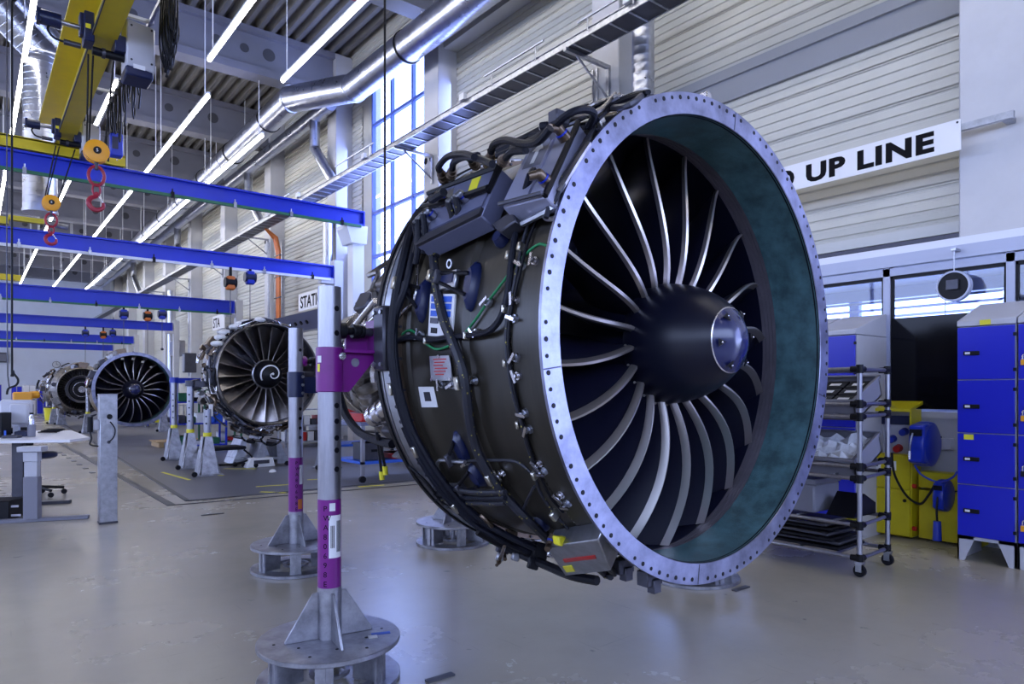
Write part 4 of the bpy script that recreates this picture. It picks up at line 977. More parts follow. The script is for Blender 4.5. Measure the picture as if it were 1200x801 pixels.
# ---- cables and pipes over the case, routed on its surface
def run(px_pts, R, rad, m, name='cable', n=8, sm=5): return loc(MB().tube([E(x,y,R) for x,y in px_pts], rad, n, sm), name, m, ENG)
def clampon(x, y, R, rad, m='clamp'):
    p = E(x,y,R); n_, t, a = cyl_frame(p); loc(MB().cbox(p, (rad*2.6, rad*1.2, rad*2.6), M=Matrix((t,a,n_)).transposed()), 'cable_clamp', m, ENG, bevel=.004)
H1 = [(492,248),(481,272),(474,300),(466,335),(461,370),(459,400),(461,430),(467,465),(478,500),(492,530),(512,562),(536,592),(562,615),(592,633),(625,648)]
run(H1, 1.085, .022, 'rubber', 'harness')
run([(x+9,y+2) for x,y in H1[:4]]+[(x+3,y-2) for x,y in H1[4:9]]+[(x+2,y-6) for x,y in H1[9:]], 1.075, .017, 'rubber', 'harness')
run([(x-5,y) for x,y in H1[8:]], 1.10, .014, 'rubber', 'harness')
run([(530,222),(522,240),(511,258),(507,280),(508,305),(511,330),(515,355),(521,378),(531,402),(541,430),(546,455),(550,490),(556,520),(567,545),(583,570),(602,592),(622,612),(650,640)], 1.045, .021, 'strip', 'harness')
run([(536,224),(530,240),(519,257),(514,280),(511,300)], 1.05, .018, 'strip', 'harness')
run([(625,222),(612,245),(605,270),(600,300),(596,335),(591,360),(583,378),(570,389),(548,393),(525,395),(505,398),(488,395),(474,396),(462,402)], 1.03, .013, 'rubber')
run([(641,288),(632,286),(620,294),(604,311),(588,332),(572,353),(556,376),(541,394),(528,404),(512,409),(499,402),(487,390),(478,387),(466,396)], 1.012, .0055, 'greenc')
run([(640,235),(626,252),(615,275),(606,315),(599,352),(594,378),(593,405),(597,440),(603,470),(610,492),(617,520),(625,545),(629,565),(636,582),(652,604),(668,622),(684,640)], 1.022, .007, 'strip')
run([(645,238),(630,256),(618,285),(609,320),(601,355),(597,380),(596,410),(601,445),(607,475),(614,500),(622,528),(632,555),(645,582),(660,600)], 1.022, .006, 'black')
run([(489,300),(489,330),(484,353),(470,368),(464,385),(463,398)], 1.03, .007, 'sil', 'pipe')
run([(514,551),(512,545),(516,539),(530,540),(545,541)], 1.05, .009, 'galv', 'pipe')
run([(514,551),(514,560),(522,567),(536,568)], 1.05, .009, 'galv', 'pipe')
run([(545,541),(560,539),(580,539),(602,540),(615,547),(624,556)], 1.03, .007, 'strip')
run([(626,570),(618,585),(612,600),(613,608),(628,616)], 1.03, .006, 'strip')
for dy in (0, 7, 13):
    run([(510,571+dy),(530,572+dy),(550,576+dy),(575,577+dy),(592,576+dy)], 1.06, .012, 'rubber' if dy == 7 else 'strip', 'harness')
run([(478,545),(500,565),(520,590),(540,598)], 1.07, .007, 'black')
run([(563,603),(575,615),(588,635),(592,655)], 1.08, .010, 'ebr', 'pipe')
for x,y,R,r in ((507,324,1.05,.02),(466,333,1.085,.022),(540,448,1.045,.022),(462,455,1.08,.022),(597,300,1.03,.014),(592,362,1.03,.012),(593,425,1.022,.012),(608,497,1.022,.012),(627,556,1.03,.014),(490,527,1.085,.022),(536,592,1.085,.022),(576,560,1.045,.02),(500,399,1.03,.012),(547,393,1.03,.012),(611,290,1.022,.014),(650,603,1.03,.016),(522,252,1.05,.02)):
    clampon(x,y,R,r)
def boss(x, y, h, R=1.005, arm=None):
    """blue-black mounting pad, long around the case, with an optional bracket arm"""
    p = E(x,y,R); n_, t, a = cyl_frame(p); Mx = Matrix((t,a,n_)).transposed()
    prof = [V((h*cos(u), .030*sin(u), 0)) for u in (2*pi*k/20 for k in range(20))]
    b = MB(); vs = []
    for sc, zz in ((1.25,-.01),(1.2,.006),(.92,.022),(.80,.03)): vs += [p+Mx @ V((q.x*sc,q.y*sc,zz)) for q in prof]
    fs = [(i*20+j,i*20+(j+1)%20,(i+1)*20+(j+1)%20,(i+1)*20+j) for i in range(3) for j in range(20)]+[tuple(range(60,80))]
    b.add(vs, fs); o = loc(b, 'mount_pad', 'navy', ENG)
    if arm:
        q = E(arm[0],arm[1],R+.05); d = p+n_*.03
        for s in (-1,1): loc(MB().tube([d+t*.045*s, q+t*.02*s], .009, 6), 'bracket_arm', 'black', ENG)
        loc(MB().cbox(q, (.06,.02,.05), M=Mx), 'bracket_head', 'dgrey', ENG, bevel=.004)
for a_ in ((554,335,.085,1.005,(515,325)),(497,351,.085,1.005,(476,338)),(542,524,.07,1.0,(528,538)),(560,556,.06,1.0,(540,572)),(588,285-5,.03,1.01,None),(633,612,.05,1.0,None)): boss(a_[0],a_[1],a_[2],a_[3],a_[4])
for k,(x,y) in enumerate(((627,306),(612,311),(572,354),(604,351),(603,373),(605,419),(607,440),(615,484),(620,503),(631,543),(637,552),(555,446),(657,580),(665,590),(493,392),(558,390),(531,451),(518,450),(587,555),(547,541))):
    p = E(x,y,1.012); n_, t, a = cyl_frame(p); Mx = Matrix((t,a,n_)).transposed()
    b = MB().cyl(p-n_*.008, p+n_*.006, .020, .016, 12).cyl(p, p+n_*.022, .010, n=8)
    loc(b, 'standoff', 'galv' if k%3 else 'sil', ENG)
    loc(MB().cbox(p+n_*.024, (.05,.012,.006), M=Mx @ Matrix.Rotation(k*1.1,3,'Z')), 'clip', 'sil', ENG)
def plate(quad, R, th, name, m, parent=ENG):
    o_ = [E(x,y,R) for x,y in quad]; c = sum(o_, V((0,0,0)))/4; n_ = (o_[2]-o_[0]).cross(o_[3]-o_[1]).normalized()
    if n_.dot(V((c.x,0,c.z))) < 0: n_ = -n_
    o_ = [p-n_*(p-c).dot(n_) for p in o_]
    return loc(MB().hexa([p-n_*th for p in o_]+o_), name, m, parent, bevel=min(.006, th*.2)), o_, n_
def on_plate(o_, n_, u0, v0, u1, v1, name, m, par, h=.004):
    def q(u,v): return (o_[0].lerp(o_[1],u)).lerp(o_[3].lerp(o_[2],u),v)
    c = [q(u0,v0),q(u1,v0),q(u1,v1),q(u0,v1)]
    return loc(MB().hexa([p-n_*.001 for p in c]+[p+n_*h for p in c]), name, m, par), q
# info plate with blue stickers
pl, o_, n_ = plate([(504,344),(533,344),(529,396),(501,393)], 1.03, .012, 'data_plate', 'paper')
for k in range(4):
    if k < 3: on_plate(o_,n_,.55,.06+.17*k,.9,.19+.17*k,'blue_label','blab',pl)
    on_plate(o_,n_,.1,.06+.17*k,.42,.19+.17*k,'blue_label','blab' if k != 3 else 'dgrey',pl)
on_plate(o_,n_,.15,.80,.4,.93,'dark_socket','black',pl); on_plate(o_,n_,.65,.72,.8,.84,'dark_socket','black',pl)
pl, o_, n_ = plate([(512,322),(536,314),(532,336),(514,340)], 1.05, .02, 'small_plate', 'galv')
on_plate(o_,n_,.15,.2,.85,.7,'blue_face','navy',pl)
p = E(527,309,1.05); nn, t, a = cyl_frame(p); loc(MB().ring([(.013,-.004),(.020,-.004),(.020,.004),(.013,.004)], 20, axis='X', c=p), 'lifting_eye', 'galv', ENG)
pl, o_, n_ = plate([(503,417),(526,416),(530,446),(505,446)], 1.03, .006, 'red_text_plate', 'galv')
for k in range(6): on_plate(o_,n_,.2+.05*(k%2),.12+.12*k,.85-.1*(k%3),.165+.12*k,'text_line','redb',pl,.0015)
for u,v in ((.07,.93),(.93,.93),(.5,.03)): q = o_[0].lerp(o_[1],u).lerp(o_[3].lerp(o_[2],u),v); loc(MB().cyl(q,q+n_*.006,.008,n=8),'screw','sil',pl)
pl, o_, n_ = plate([(490,453),(508,453),(513,477),(494,477)], 1.006, .002, 'inspection_sticker', 'paper')
on_plate(o_,n_,.3,.25,.7,.7,'smudge','dgrey',pl,.001)
# two electronic boxes on the upper left of the case
bA, oA, nA = plate([(503,228),(588,197),(563,252),(489,290)], 1.125, .09, 'control_box', 'ecu')
on_plate(oA,nA,.03,.04,.97,.80,'lid','ecu',bA,.008); on_plate(oA,nA,.0,.86,1,1.0,'lower_edge','dgrey',bA,.012)
on_plate(oA,nA,.20,.10,.42,.40,'grey_label','galv',bA,.0095); on_plate(oA,nA,.66,.06,.78,.45,'yellow_label','ylab',bA,.0095)
tbar = [oA[0]+nA*.01, oA[0].lerp(oA[1],.5)+nA*.012, oA[1]+nA*.01, oA[1].lerp(oA[2],.55)+nA*.012]
loc(MB().tube(tbar,.012,6), 'black_edge_trim', 'black', bA); loc(MB().tube([oA[1].lerp(oA[2],.5)+nA*.02, oA[0].lerp(oA[3],.45).lerp(oA[1].lerp(oA[2],.5),.6)+nA*.03, oA[0].lerp(oA[3],.3)+nA*.02], .014, 7, 4), 'cable', 'black', bA)
bB, oB, nB = plate([(628,162),(678,144),(640,231),(588,243)], 1.12, .08, 'control_box', 'ecul')
on_plate(oB,nB,.02,.03,.58,.95,'lid','ecul',bB,.010); on_plate(oB,nB,.62,.03,.98,.95,'side_lid','ecul',bB,.004)
_, qf = on_plate(oB,nB,.12,.12,.54,.52,'arrow_label','grey',bB,.0112)
def arr(u,v): return oB[0].lerp(oB[1],.14+.38*u).lerp(oB[3].lerp(oB[2],.14+.38*u),.14+.36*v)
sh = [arr(*c)+nB*.013 for c in ((.5,.08),(.85,.42),(.62,.42),(.62,.95),(.38,.95),(.38,.42),(.15,.42))]
loc(MB().prism(sh, nB*.0015), 'white_arrow', 'sign', bB)
loc(MB().tube([oB[3]+nB*.02, oB[2]+nB*.02], .008, 6), 'edge', 'dgrey', bB); loc(MB().tube([oB[1]+nB*.005, oB[2]+nB*.005], .012, 6), 'edge', 'black', bB)
# connectors with harness sleeves
def connector(x, y, R, up, parent=ENG, s=1.0):
    s *= .68
    p = E(x,y,R); n_, t, a = cyl_frame(p)
    d = (n_*up[1] + t*up[0] + a*up[2]).normalized()
    q = p+n_*.055*s
    b = MB().cyl(p-n_*.01,p+n_*.012,.036*s,n=14).cyl(p+n_*.012,q,.028*s,n=14).sphere(q,.029*s,12,8).cyl(q,q+d*.055*s,.026*s,.022*s,14)
    loc(b,'connector','ebr' if s > .6 else 'galv',ENG); loc(MB().cyl(p+n_*.004,p+n_*.018,.033*s,n=14),'blue_ring','bluep',ENG)
    return q+d*.05*s
def harness(p, pts, rad=.018, m='rubber', n=8): loc(MB().tube([p]+pts, rad, n, 5), 'harness', m, ENG)
c = connector(520,236,1.13,(-.9,.3,.3)); harness(c,[E(520,225,1.2)])
for (x,y,dx,dy,m) in ((507,252,-9,26,'rubber'),(500,258,-10,30,'rubber'),(536,238,-6,16,'strip'),(545,232,-8,18,'strip'),(497,262,-8,20,'rubber')):
    c = connector(x,y,1.135,(-.9,.35,.1),s=.8); harness(c,[E(x+dx,y+dy,1.12),E(x+dx*1.3,y+dy*1.7,1.09)],.014,m)
for (x,y,pts) in ((519,208,[(514,196),(524,184),(541,180),(556,184)]),(529,204,[(532,190),(545,184),(562,186),(577,192)]),(556,192,[(549,184),(560,182)]),(573,190,[(578,170),(592,164),(612,168),(630,166),(645,150)]),(590,188,[(600,178),(616,176)])):
    p = E(x,y,1.16); d = (E(*pts[0],1.22)-p).normalized()
    loc(MB().cyl(p,p+d*.03,.022,n=12).cyl(p+d*.03,p+d*.06,.019,.016,12).cyl(p-d*.02,p,.025,n=12),'connector','ebr',ENG)
    loc(MB().tube([p+d*.05]+[E(a_,b_,1.22+.02*k) for k,(a_,b_) in enumerate(pts)], .014, 8, 5), 'harness', 'rubber', ENG)
c = connector(640,212,1.125,(-.5,.5,.5)); harness(c,[E(625,200,1.16),E(619,212,1.13),E(612,240,1.07),E(606,265,1.03)],.014)
c = connector(661,160,1.15,(-.9,.8,.1)); harness(c,[E(650,148,1.2),E(664,135,1.22),E(682,128,1.2),E(696,133,1.15),E(690,148,1.1)],.014)
c = connector(648,157,1.16,(-.7,.8,.5),s=.85); harness(c,[E(641,148,1.2),E(633,160,1.18),E(618,168,1.16),E(600,174,1.14)],.015)
loc(MB().cbox(E(655,139,1.2),(.07,.05,.05)),'connector_block','dgrey',ENG,bevel=.006)
# upper pipes and cable runs between the boxes and the ring
for k in range(13):
    x0 = 560+rnd.uniform(0,60); y0 = 186-(x0-560)*.30+rnd.uniform(-6,6); pts = [(x0,y0)]
    for j in range(4): x0 += rnd.uniform(18,40); pts.append((x0, 192-(x0-560)*.47+rnd.uniform(-7,5)))
    loc(MB().tube([E(a_,b_,1.10+.03*rnd.random()) for a_,b_ in pts], rnd.choice((.008,.012,.016)), 7, 5), 'cable', rnd.choice(('black','rubber','dirty','dgrey')), ENG)
for k,pts in enumerate((((690,146),(712,128),(735,116),(755,110)),((700,140),(722,120),(742,111),(760,108)),((640,150),(668,132),(700,128),(735,124),(752,112)),((640,255),(650,225),(672,190),(690,160),(700,142)),((648,240),(664,210),(684,175),(696,150)),((655,225),(672,196),(690,168)))):
    loc(MB().tube([E(a_,b_,1.075 if k>2 else 1.10) for a_,b_ in pts], (.013,.010,.012,.010,.008,.012)[k], 7, 5), 'cable', ('black','rubber','dgrey','strip','strip','dirty')[k], ENG)
for k in range(16):
    a = R_(-52+3.4*k); M = Matrix.Rotation(a,3,'Y'); y = .05+.07*(k%3)
    loc(MB().hexa([M @ V((x*.018,y+q*.02,z)) for z in (1.0,1.05+.02*(k%4)) for x,q in ((-1,-1),(1,-1),(1,1),(-1,1))]),'support_bracket',('galv','ebr','dgrey','sil')[k%4],ENG,bevel=.003)
for k in range(5):
    a = R_(-40+9*k); M = Matrix.Rotation(a,3,'Y'); loc(MB().cyl(M @ V((0,.12,1.02)), M @ V((0,.30,1.04)), .035, n=12),'canister',('dirty','dgrey','ebr')[k%3],ENG)
loc(MB().box((-.42,.06,.98),(-.30,.15,1.03)) if 0 else MB().tube([E(612,262,1.05),E(640,248,1.07),E(652,240,1.06)],.012,6,4),'lower_bracket','galv',ENG)
loc(MB().tube([E(640,232,1.06),E(636,246,1.06),E(640,256,1.05),E(652,254,1.05),E(658,240,1.04)],.009,6,5),'lifting_loop','galv',ENG)
plate([(575,262),(600,246),(604,258),(585,272)],1.08,.06,'hinge_block','dgrey')
# underside: actuator box, gearbox, brackets
bC, oC, nC = plate([(640,640),(700,634),(716,668),(662,676)], 1.10, .09, 'actuator_box', 'galv')
on_plate(oC,nC,.2,.42,.85,.52,'red_stripe','redb',bC,.003); on_plate(oC,nC,.1,.65,.3,.85,'yellow_label','ylab',bC,.003)
pl, o_, n_ = plate([(664,628),(708,642),(704,652),(660,636)], 1.05, .03, 'silver_bracket', 'sil')
c = connector(648,630,1.06,(.3,.5,-.3),s=.9); c = connector(668,650,1.06,(.3,.8,-.3),s=.8)
p = E(656,632,1.08); loc(MB().prism([p+V((-.03,-.02,.02)),p+V((.03,-.02,.01)),p+V((.02,-.02,-.03)),p+V((-.02,-.02,-.02))],(0,.04,0)),'yellow_cap','ylab',ENG,bevel=.006)
loc(MB().tube([E(680,648,1.07),E(694,660,1.09),E(708,672,1.1),E(716,676,1.08)],.014,8,5),'harness','strip',ENG)
loc(MB().tube([E(686,640,1.06),E(704,656,1.08),E(720,672,1.07)],.014,8,5),'harness','black',ENG)
for (x,y,s,m) in ((590,640,.05,'dgrey'),(598,628,.045,'ebr'),(615,640,.05,'dgrey'),(586,652,.03,'galv'),(578,633,.03,'green'),(632,645,.06,'black'),(604,652,.03,'galv'),(625,660,.04,'black'),(645,648,.03,'sil')):
    p = E(x,y,1.05); n_,t,a = cyl_frame(p); loc(MB().cbox(p,(s*1.3,s,s*1.4),M=Matrix((t,a,n_)).transposed() @ Matrix.Rotation(.4,3,'Z')),'gearbox_block',m,ENG,bevel=.006)
loc(MB().tube([E(560,622,1.08),E(600,644,1.1),E(640,662,1.1),E(670,674,1.1),E(700,680,1.08)],.022,8,5),'drain_hose','black',ENG)
loc(MB().tube([E(591,640,1.12),E(586,655,1.14),E(582,662,1.14)],.009,6,3),'drain_pipe','ebr',ENG)
for (x,y) in ((735,664),(768,678)):
    p = E(x,y,1.03); loc(MB().box(p+V((-.05,-.0,-.03)),p+V((.05,.06,.035))).box(p+V((-.02,-.01,-.06)),p+V((.03,.03,-.0))),'lug_bracket','dgrey',ENG,bevel=.004)
MP = WI @ V((1.53, 2.93, 1.60))
for s in (-1,1):
    loc(MB().box((s*1.035,1.03,-.13),(s*1.09,1.13,.17)),'mount_plate','dgrey',ENG,bevel=.01)
    b = MB()
    for z in (-.1,.14):
        for y in (1.05,1.11): b.cyl((s*1.09,y,z),(s*1.10,y,z),.01,n=8)
    loc(b,'mount_bolts','galv',ENG)

# ------------------------------------------------------------------ round-based stands
def stand(x, y, label, col, zp, armx, ang, letters=None, arm=True, ztop=1.77):
    t = thing('engine_stand', label, 'stand', (x,y,0))
    def ringz(r0,r1,z0,z1,nm,m): return MB().ring([(r0,z0),(r1,z0),(r1,z1),(r0,z1)],48,axis='Z',c=(x,y,0)).build(nm,K[m],t,bevel=.002)
    ringz(.20,.315,.0,.022,'bottom_plate','steelw')
    MB().cyl((x,y,.168),(x,y,.19),.315,n=56).build('top_plate',K['steelw'],t,bevel=.003)
    for k in range(6):
        a = ang+2*pi*k/6; c = V((x+.26*cos(a), y+.26*sin(a), .095)); MB().cbox(c,(.075,.012,.146),a+pi/2).build('leg',K['steelw'],t)
        c = V((x+.20*cos(a), y+.20*sin(a), .095)); MB().cbox(c,(.15,.010,.146),a).build('web_plate',K['steelw'],t)
    MB().ring([(.07,.025),(.09,.025),(.09,.04),(.07,.04)],24,axis='Z',c=(x,y,0)).build('lower_ring',K['steelw'],t)
    MB().cyl((x,y,.02),(x,y,.17),.02,n=10).build('centre_post',K['steelw'],t)
    MB().cyl((x,y,.19),(x,y,.42),.054,n=32).build('socket_tube',K['steelw'],t)
    for k in range(4):
        a = ang+.35+pi/2*k; d = V((cos(a),sin(a),0)); s = V((-sin(a),cos(a),0))*.006; o = V((x,y,0))
        MB().prism([o+d*.05+V((0,0,.19))-s,o+d*.20+V((0,0,.19))-s,o+d*.195+V((0,0,.205))-s,o+d*.075+V((0,0,.395))-s,o+d*.05+V((0,0,.40))-s],s*2).build('gusset',K['steelw'],t,bevel=.002)
    p = MB().cyl((x,y,.40),(x,y,ztop),.0515,n=36).build('pole',K['alu'],t)
    MB().cyl((x,y,.415),(x,y,.815),.0522,n=36,cap=False).build('purple_band',K['purple'],t)
    MB().cyl((x,y,ztop-.004),(x,y,ztop+.002),.043,n=24).build('pole_mouth',K['black'],t)
    v = V((-x,-y,0)).normalized(); h = (Matrix.Rotation(R_(38),3,'Z') @ v)
    for z in (.95,1.035,1.09,1.165,1.235,1.56,1.67) if col == 'purple' else (.96,1.03,1.1,1.17,1.60):
        MB().cyl(V((x,y,z))+h*.049, V((x,y,z))+h*.0526,.0125,n=14).build('pin_hole',K['black'],p)
    b = MB()
    for k in range(12): a = 2*pi*k/12+.3; rr = .24 if k%2 else .17; b.cyl((x+rr*cos(a),y+rr*sin(a),.189),(x+rr*cos(a),y+rr*sin(a),.1915),.007,n=8)
    b.build('drilled_holes',K['black'],t)
    if letters:
        r = Matrix.Rotation(R_(-18 if col=='purple' else 8),3,'Z') @ v; sd = V((0,0,1)).cross(r) 
        for k,chh in enumerate(letters):
            text(chh,K['text'],p,frame_mat(V((x,y,.765-.042*k))+r*.0525-sd*.011, sd,(0,0,1)),.034,depth=.0008,name='letter')
    return t, v
t, v = stand(1.277,2.933,'front engine stand: purple-collared silver pole on a round steel base','purple',0,0,1.08,'PWA80698E')
sd = V((0,0,1)).cross(v)
def wrap(t, x, y, a0, a1, z0, z1, m, name, r=.0535):
    b = MB(); n = 10; base = math.atan2(-y,-x)
    vs = [V((x+r*cos(base+a0+(a1-a0)*i/n), y+r*sin(base+a0+(a1-a0)*i/n), z)) for z in (z0,z1) for i in range(n+1)]
    b.add(vs,[(i,i+1,n+2+i,n+1+i) for i in range(n)]); o = b.build(name,m,t); md = o.modifiers.new('s','SOLIDIFY'); md.thickness = .001; return o
lab = wrap(t,1.277,2.933,-.05,1.15,.555,.745,K['sign'],'paper_label')
for k in range(3): wrap(t,1.277,2.933,.1+.12*k,.16+.12*k,.60,.70,K['text'],'barcode',.0546)
for k in range(5): wrap(t,1.277,2.933,.62+.09*k,.66+.09*k,.58,.72,K['dgrey'],'print_line',.0546)
wrap(t,1.277,2.933,.0,.5,.765,.80,K['paper'],'small_sticker')
z0 = .1915
for dx,dy,w,h,m in ((.20,-.11,.085,.028,'blab'),(.15,-.13,.04,.04,'paper')):
    MB().cbox((1.277+dx,2.933+dy,z0),(w,h,.0015),R_(-20)).build('base_sticker',K[m],t)
def collar(t, x, y, side, m, big):
    z0, z1 = (1.296,1.497) if big else (1.255,1.44)
    c = MB().cyl((x,y,z0),(x,y,z1),.060,n=36).build('collar',K[m],t,bevel=.003)
    X = lambda d: x+side*d
    if big:
        MB().prism([(X(.055),y-.012,z0),(X(.055),y-.012,z1-.01),(X(.235),y-.012,z1-.01),(X(.235),y-.012,z1-.03),(X(.09),y-.012,z0)],(0,.024,0)).build('arm_web',K[m],t)
        MB().box((X(.05),y-.05,z1-.022),(X(.245),y+.05,z1-.008)).build('arm_flange',K[m],t)
        MB().box((X(.21),y-.06,z1-.03),(X(.238),y+.06,z1+.135)).box((X(.10),y+.045,z1-.01),(X(.22),y+.06,z1+.07)).build('end_plate',K[m],t)
        MB().cyl((X(.12),y-.014,z1-.065),(X(.12),y+.014,z1-.065),.020,n=18).build('arm_hole',K['galv'],t)
        MB().cyl((X(.035),y-.062,z1-.04),(X(.035),y-.045,z1-.04),.018,n=6).cyl((X(.035),y-.074,z1-.04),(X(.035),y-.06,z1-.04),.010,n=10).build('clamp_bolt',K['sil'],c)
        for a in (.45,): wrap(t,x,y,-1.0,-.62,z1-.07,z1-.04,K['paper'],'sticker',.0615); wrap(t,x,y,-1.0,-.75,z0+.09,z0+.125,K['ylab'],'sticker',.0615)
    else:
        MB().box((X(.05),y-.02,z0+.03),(X(.30),y+.02,z0+.15)).box((X(.26),y-.04,z0+.02),(X(.285),y+.04,z1+.13)).build('arm',K[m],t)
        for k in range(3): MB().cyl((X(.03),y-.065,z0+.03+.06*k),(X(.03),y-.05,z0+.03+.06*k),.011,n=8).build('clamp_bolt',K['galv'],c)
    zc = z1+.08
    for (a,b_,r,mm,nm) in ((.04,.075,.038,'black','knob'),(.075,.11,.018,'black','screw'),(.11,.145,.034,'black','ring_nut'),(.15,.17,.030,'black','nut'),(.17,.37,.020,'dgrey','pin')):
        MB().cyl((X(b_+.03 if nm=='pin' else b_),y,zc),(X(a),y,zc),r,n=20).build(nm,K[mm if big or nm!='knob' else 'purple'],t,bevel=.003)
collar(t,1.277,2.933,1,'purple',True)
t, v = stand(1.88,4.917,'rear left engine stand with dark blue collar and purple lettered band','navy',0,0,1.2,'PWA80698E',ztop=1.76)
collar(t,1.88,4.917,1,'navy',False); wrap(t,1.88,4.917,.3,1.0,.44,.51,K['oran'],'orange_sticker'); wrap(t,1.88,4.917,.5,1.1,.62,.76,K['paper'],'paper_label')
t, v = stand(3.258,4.909,'rear right engine stand seen low behind the big fan case','navy',0,0,.2,None); collar(t,3.258,4.909,-1,'navy',False)
t, v = stand(3.96,2.946,'far-side stand whose round base shows under the right of the ring','purple',0,0,.3,None); collar(t,3.96,2.946,-1,'purple',True)

# ------------------------------------------------------------------ engines farther down the hall
def pipes(e, y0, y1, r0, r1, n, a0, a1, seed, mats=('dirty','sil','dgrey','ebr','rubber'), S=1.0, nm='pipe'):
    rg_ = random.Random(seed)
    for k in range(n):
        a = R_(rg_.uniform(a0,a1)); y = rg_.uniform(y0,y1); r = rg_.uniform(r0,r1); pts = []
        for j in range(5):
            pts.append(V((r*sin(a),y,r*cos(a))))
            if rg_.random() < .6: a += rg_.uniform(.08,.3)*rg_.choice((-1,1))
            else: y = min(y1, max(y0, y+rg_.uniform(-.25,.25)))
            r = max(r0, min(r1, r+rg_.uniform(-.05,.05)))
        MB().tube(pts, rg_.choice((.010,.014,.02,.028))*S, 6, 3).build(nm, K[rg_.choice(mats)], e, local=True)
def accessories(e, y0, y1, r, n, a0, a1, seed, s=.08):
    rg_ = random.Random(seed)
    for k in range(n):
        a = R_(rg_.uniform(a0,a1)); M = Matrix.Rotation(a,3,'Y'); y = rg_.uniform(y0,y1); q = rg_.uniform(.6,1.3)*s
        if k % 2: loc(MB().hexa([M @ V((x*q,y+w*q*1.2,z)) for z in (r,r+q*1.6) for x,w in ((-1,-1),(1,-1),(1,1),(-1,1))]),'accessory_box',rg_.choice(('dgrey','dirty','ebr','galv')),e,bevel=.01)
        else: loc(MB().cyl(M @ V((0,y-q,r+q*.6)), M @ V((0,y+q*1.4,r+q*.6)), q*.7, n=12),'accessory_canister',rg_.choice(('dirty','galv','dgrey')),e)
g4 = P(158,456,Y=22)
e4 = geared_fan(tuple(g4), .0, 'grey-ringed engine with dark fan farther back at left, above the steel post', detail=False, phi0=.1)
WM[e4.name] = Matrix.Translation(g4)
loc(MB().ring([(1.02,.03),(1.0,.9),(1.03,1.0),(1.03,1.1),(.95,1.1),(.97,.03)],48),'fan_case','ebr',e4)
loc(MB().lathe([(.9,1.1),(.65,1.3),(.6,1.8),(.5,2.4),(.4,3.0),(0,3.1)],32),'core_case','dirty',e4)
pipes(e4,.2,1.1,1.03,1.1,26,-100,20,11); pipes(e4,1.1,2.4,.65,.9,22,-180,30,12); accessories(e4,.2,1.0,1.0,8,-70,0,13,.1)
# engine two: bright wide fan with a spiral on its spinner
g2 = P(317,438,Y=12.0)
e2 = thing('turbofan_engine','mid-distance engine with shiny metal fan blades and white spiral on its black spinner','jet engine',g2)
WM[e2.name] = Matrix.Translation(g2)
loc(MB().ring([(.885,0),(.895,.01),(.90,.10),(.875,.12),(.865,.02)],72),'lip_ring','dirty',e2)
loc(MB().ring([(.866,.02),(.85,.30),(.85,.7),(.87,.7),(.87,.02)],64),'inner_case','dgrey',e2)
loc(MB().ring([(.89,.10),(.875,.14),(.875,.24),(.90,.25),(.90,.29),(.875,.30),(.87,.62),(.90,.64),(.90,.68),(.86,.70)],64),'fan_case','dgrey',e2,sharp=25)
fan(e2, 22, .07, .235, .848, 'fan2', None, le=((.17,-.10,.06,-.02),(0,0,0,0)), ch=(.26,.40), stag=(28,58), camber=.12, thick=(.02,.008))
loc(MB().lathe([(0,.17),(.235,.17),(.25,.4),(0,.4)],32),'fan_hub','galv',e2)
pr = [(.245*math.sqrt(max(0,1-u**1.9)), .17-.30*u) for u in (k/14 for k in range(15))]
loc(MB().ring([(.245,.16),(.262,.175),(.262,.20),(.235,.2)],40),'spinner_ring','galv',e2)
s2_ = loc(MB().lathe(pr,40),'spinner','black',e2,sharp=60)
sp_ = []
for k in range(46):
    w = k/45; a = -2.2+w*7.2; rr = .175*(1-w)**.75+.012; u = (1-(rr/.245)**2)**(1/1.9); sp_.append(V((rr*sin(a), .17-.30*u-.003, rr*cos(a))))
loc(MB().tube(sp_, lambda u: .016*(1-u*.45), 6),'white_spiral','sign',s2_)
loc(MB().sphere((0,-.128,0),.022,10,8),'spinner_tip','sign',s2_)
loc(MB().lathe([(.84,.7),(.62,.95),(.55,1.5),(.6,1.6),(.45,2.2),(0,2.3)],36),'core_case','dirty',e2)
pipes(e2,.1,.7,.90,.98,64,-200,15,21); pipes(e2,.7,1.8,.62,.86,44,-200,10,22); pipes(e2,.15,.7,.92,1.10,26,150,215,23); accessories(e2,.2,1.5,.86,20,-190,10,24,.075); accessories(e2,.2,.9,.9,12,150,210,25,.09)
for k in range(40): 
    a = R_(-150+k*4.2); 
    if k % 2: loc(MB().tube([V((.93*sin(a),.13,.93*cos(a))),V((.95*sin(a+.03),.2,.95*cos(a+.03))),V((.93*sin(a+.06),.28,.93*cos(a+.06)))],.012,6),'clip',('sil','ebr','dirty')[k%3],e2)
for k in range(9):
    a = R_(-58+k*8.5); M = Matrix.Rotation(a,3,'Y'); q = M @ V((0,.25+.1*(k%3),.96))
    loc(MB().sphere(q,.10,10,7,(1.2,1.3,.55)).sphere(q+V((.05,.06,.02)),.06,8,6,(1.3,1,.6)),'white_wrapping','paper',e2,sharp=15)
loc(MB().box((-.99,.1,-.72),(-.93,.12,-.52)),'paper_tag','paper',e2)
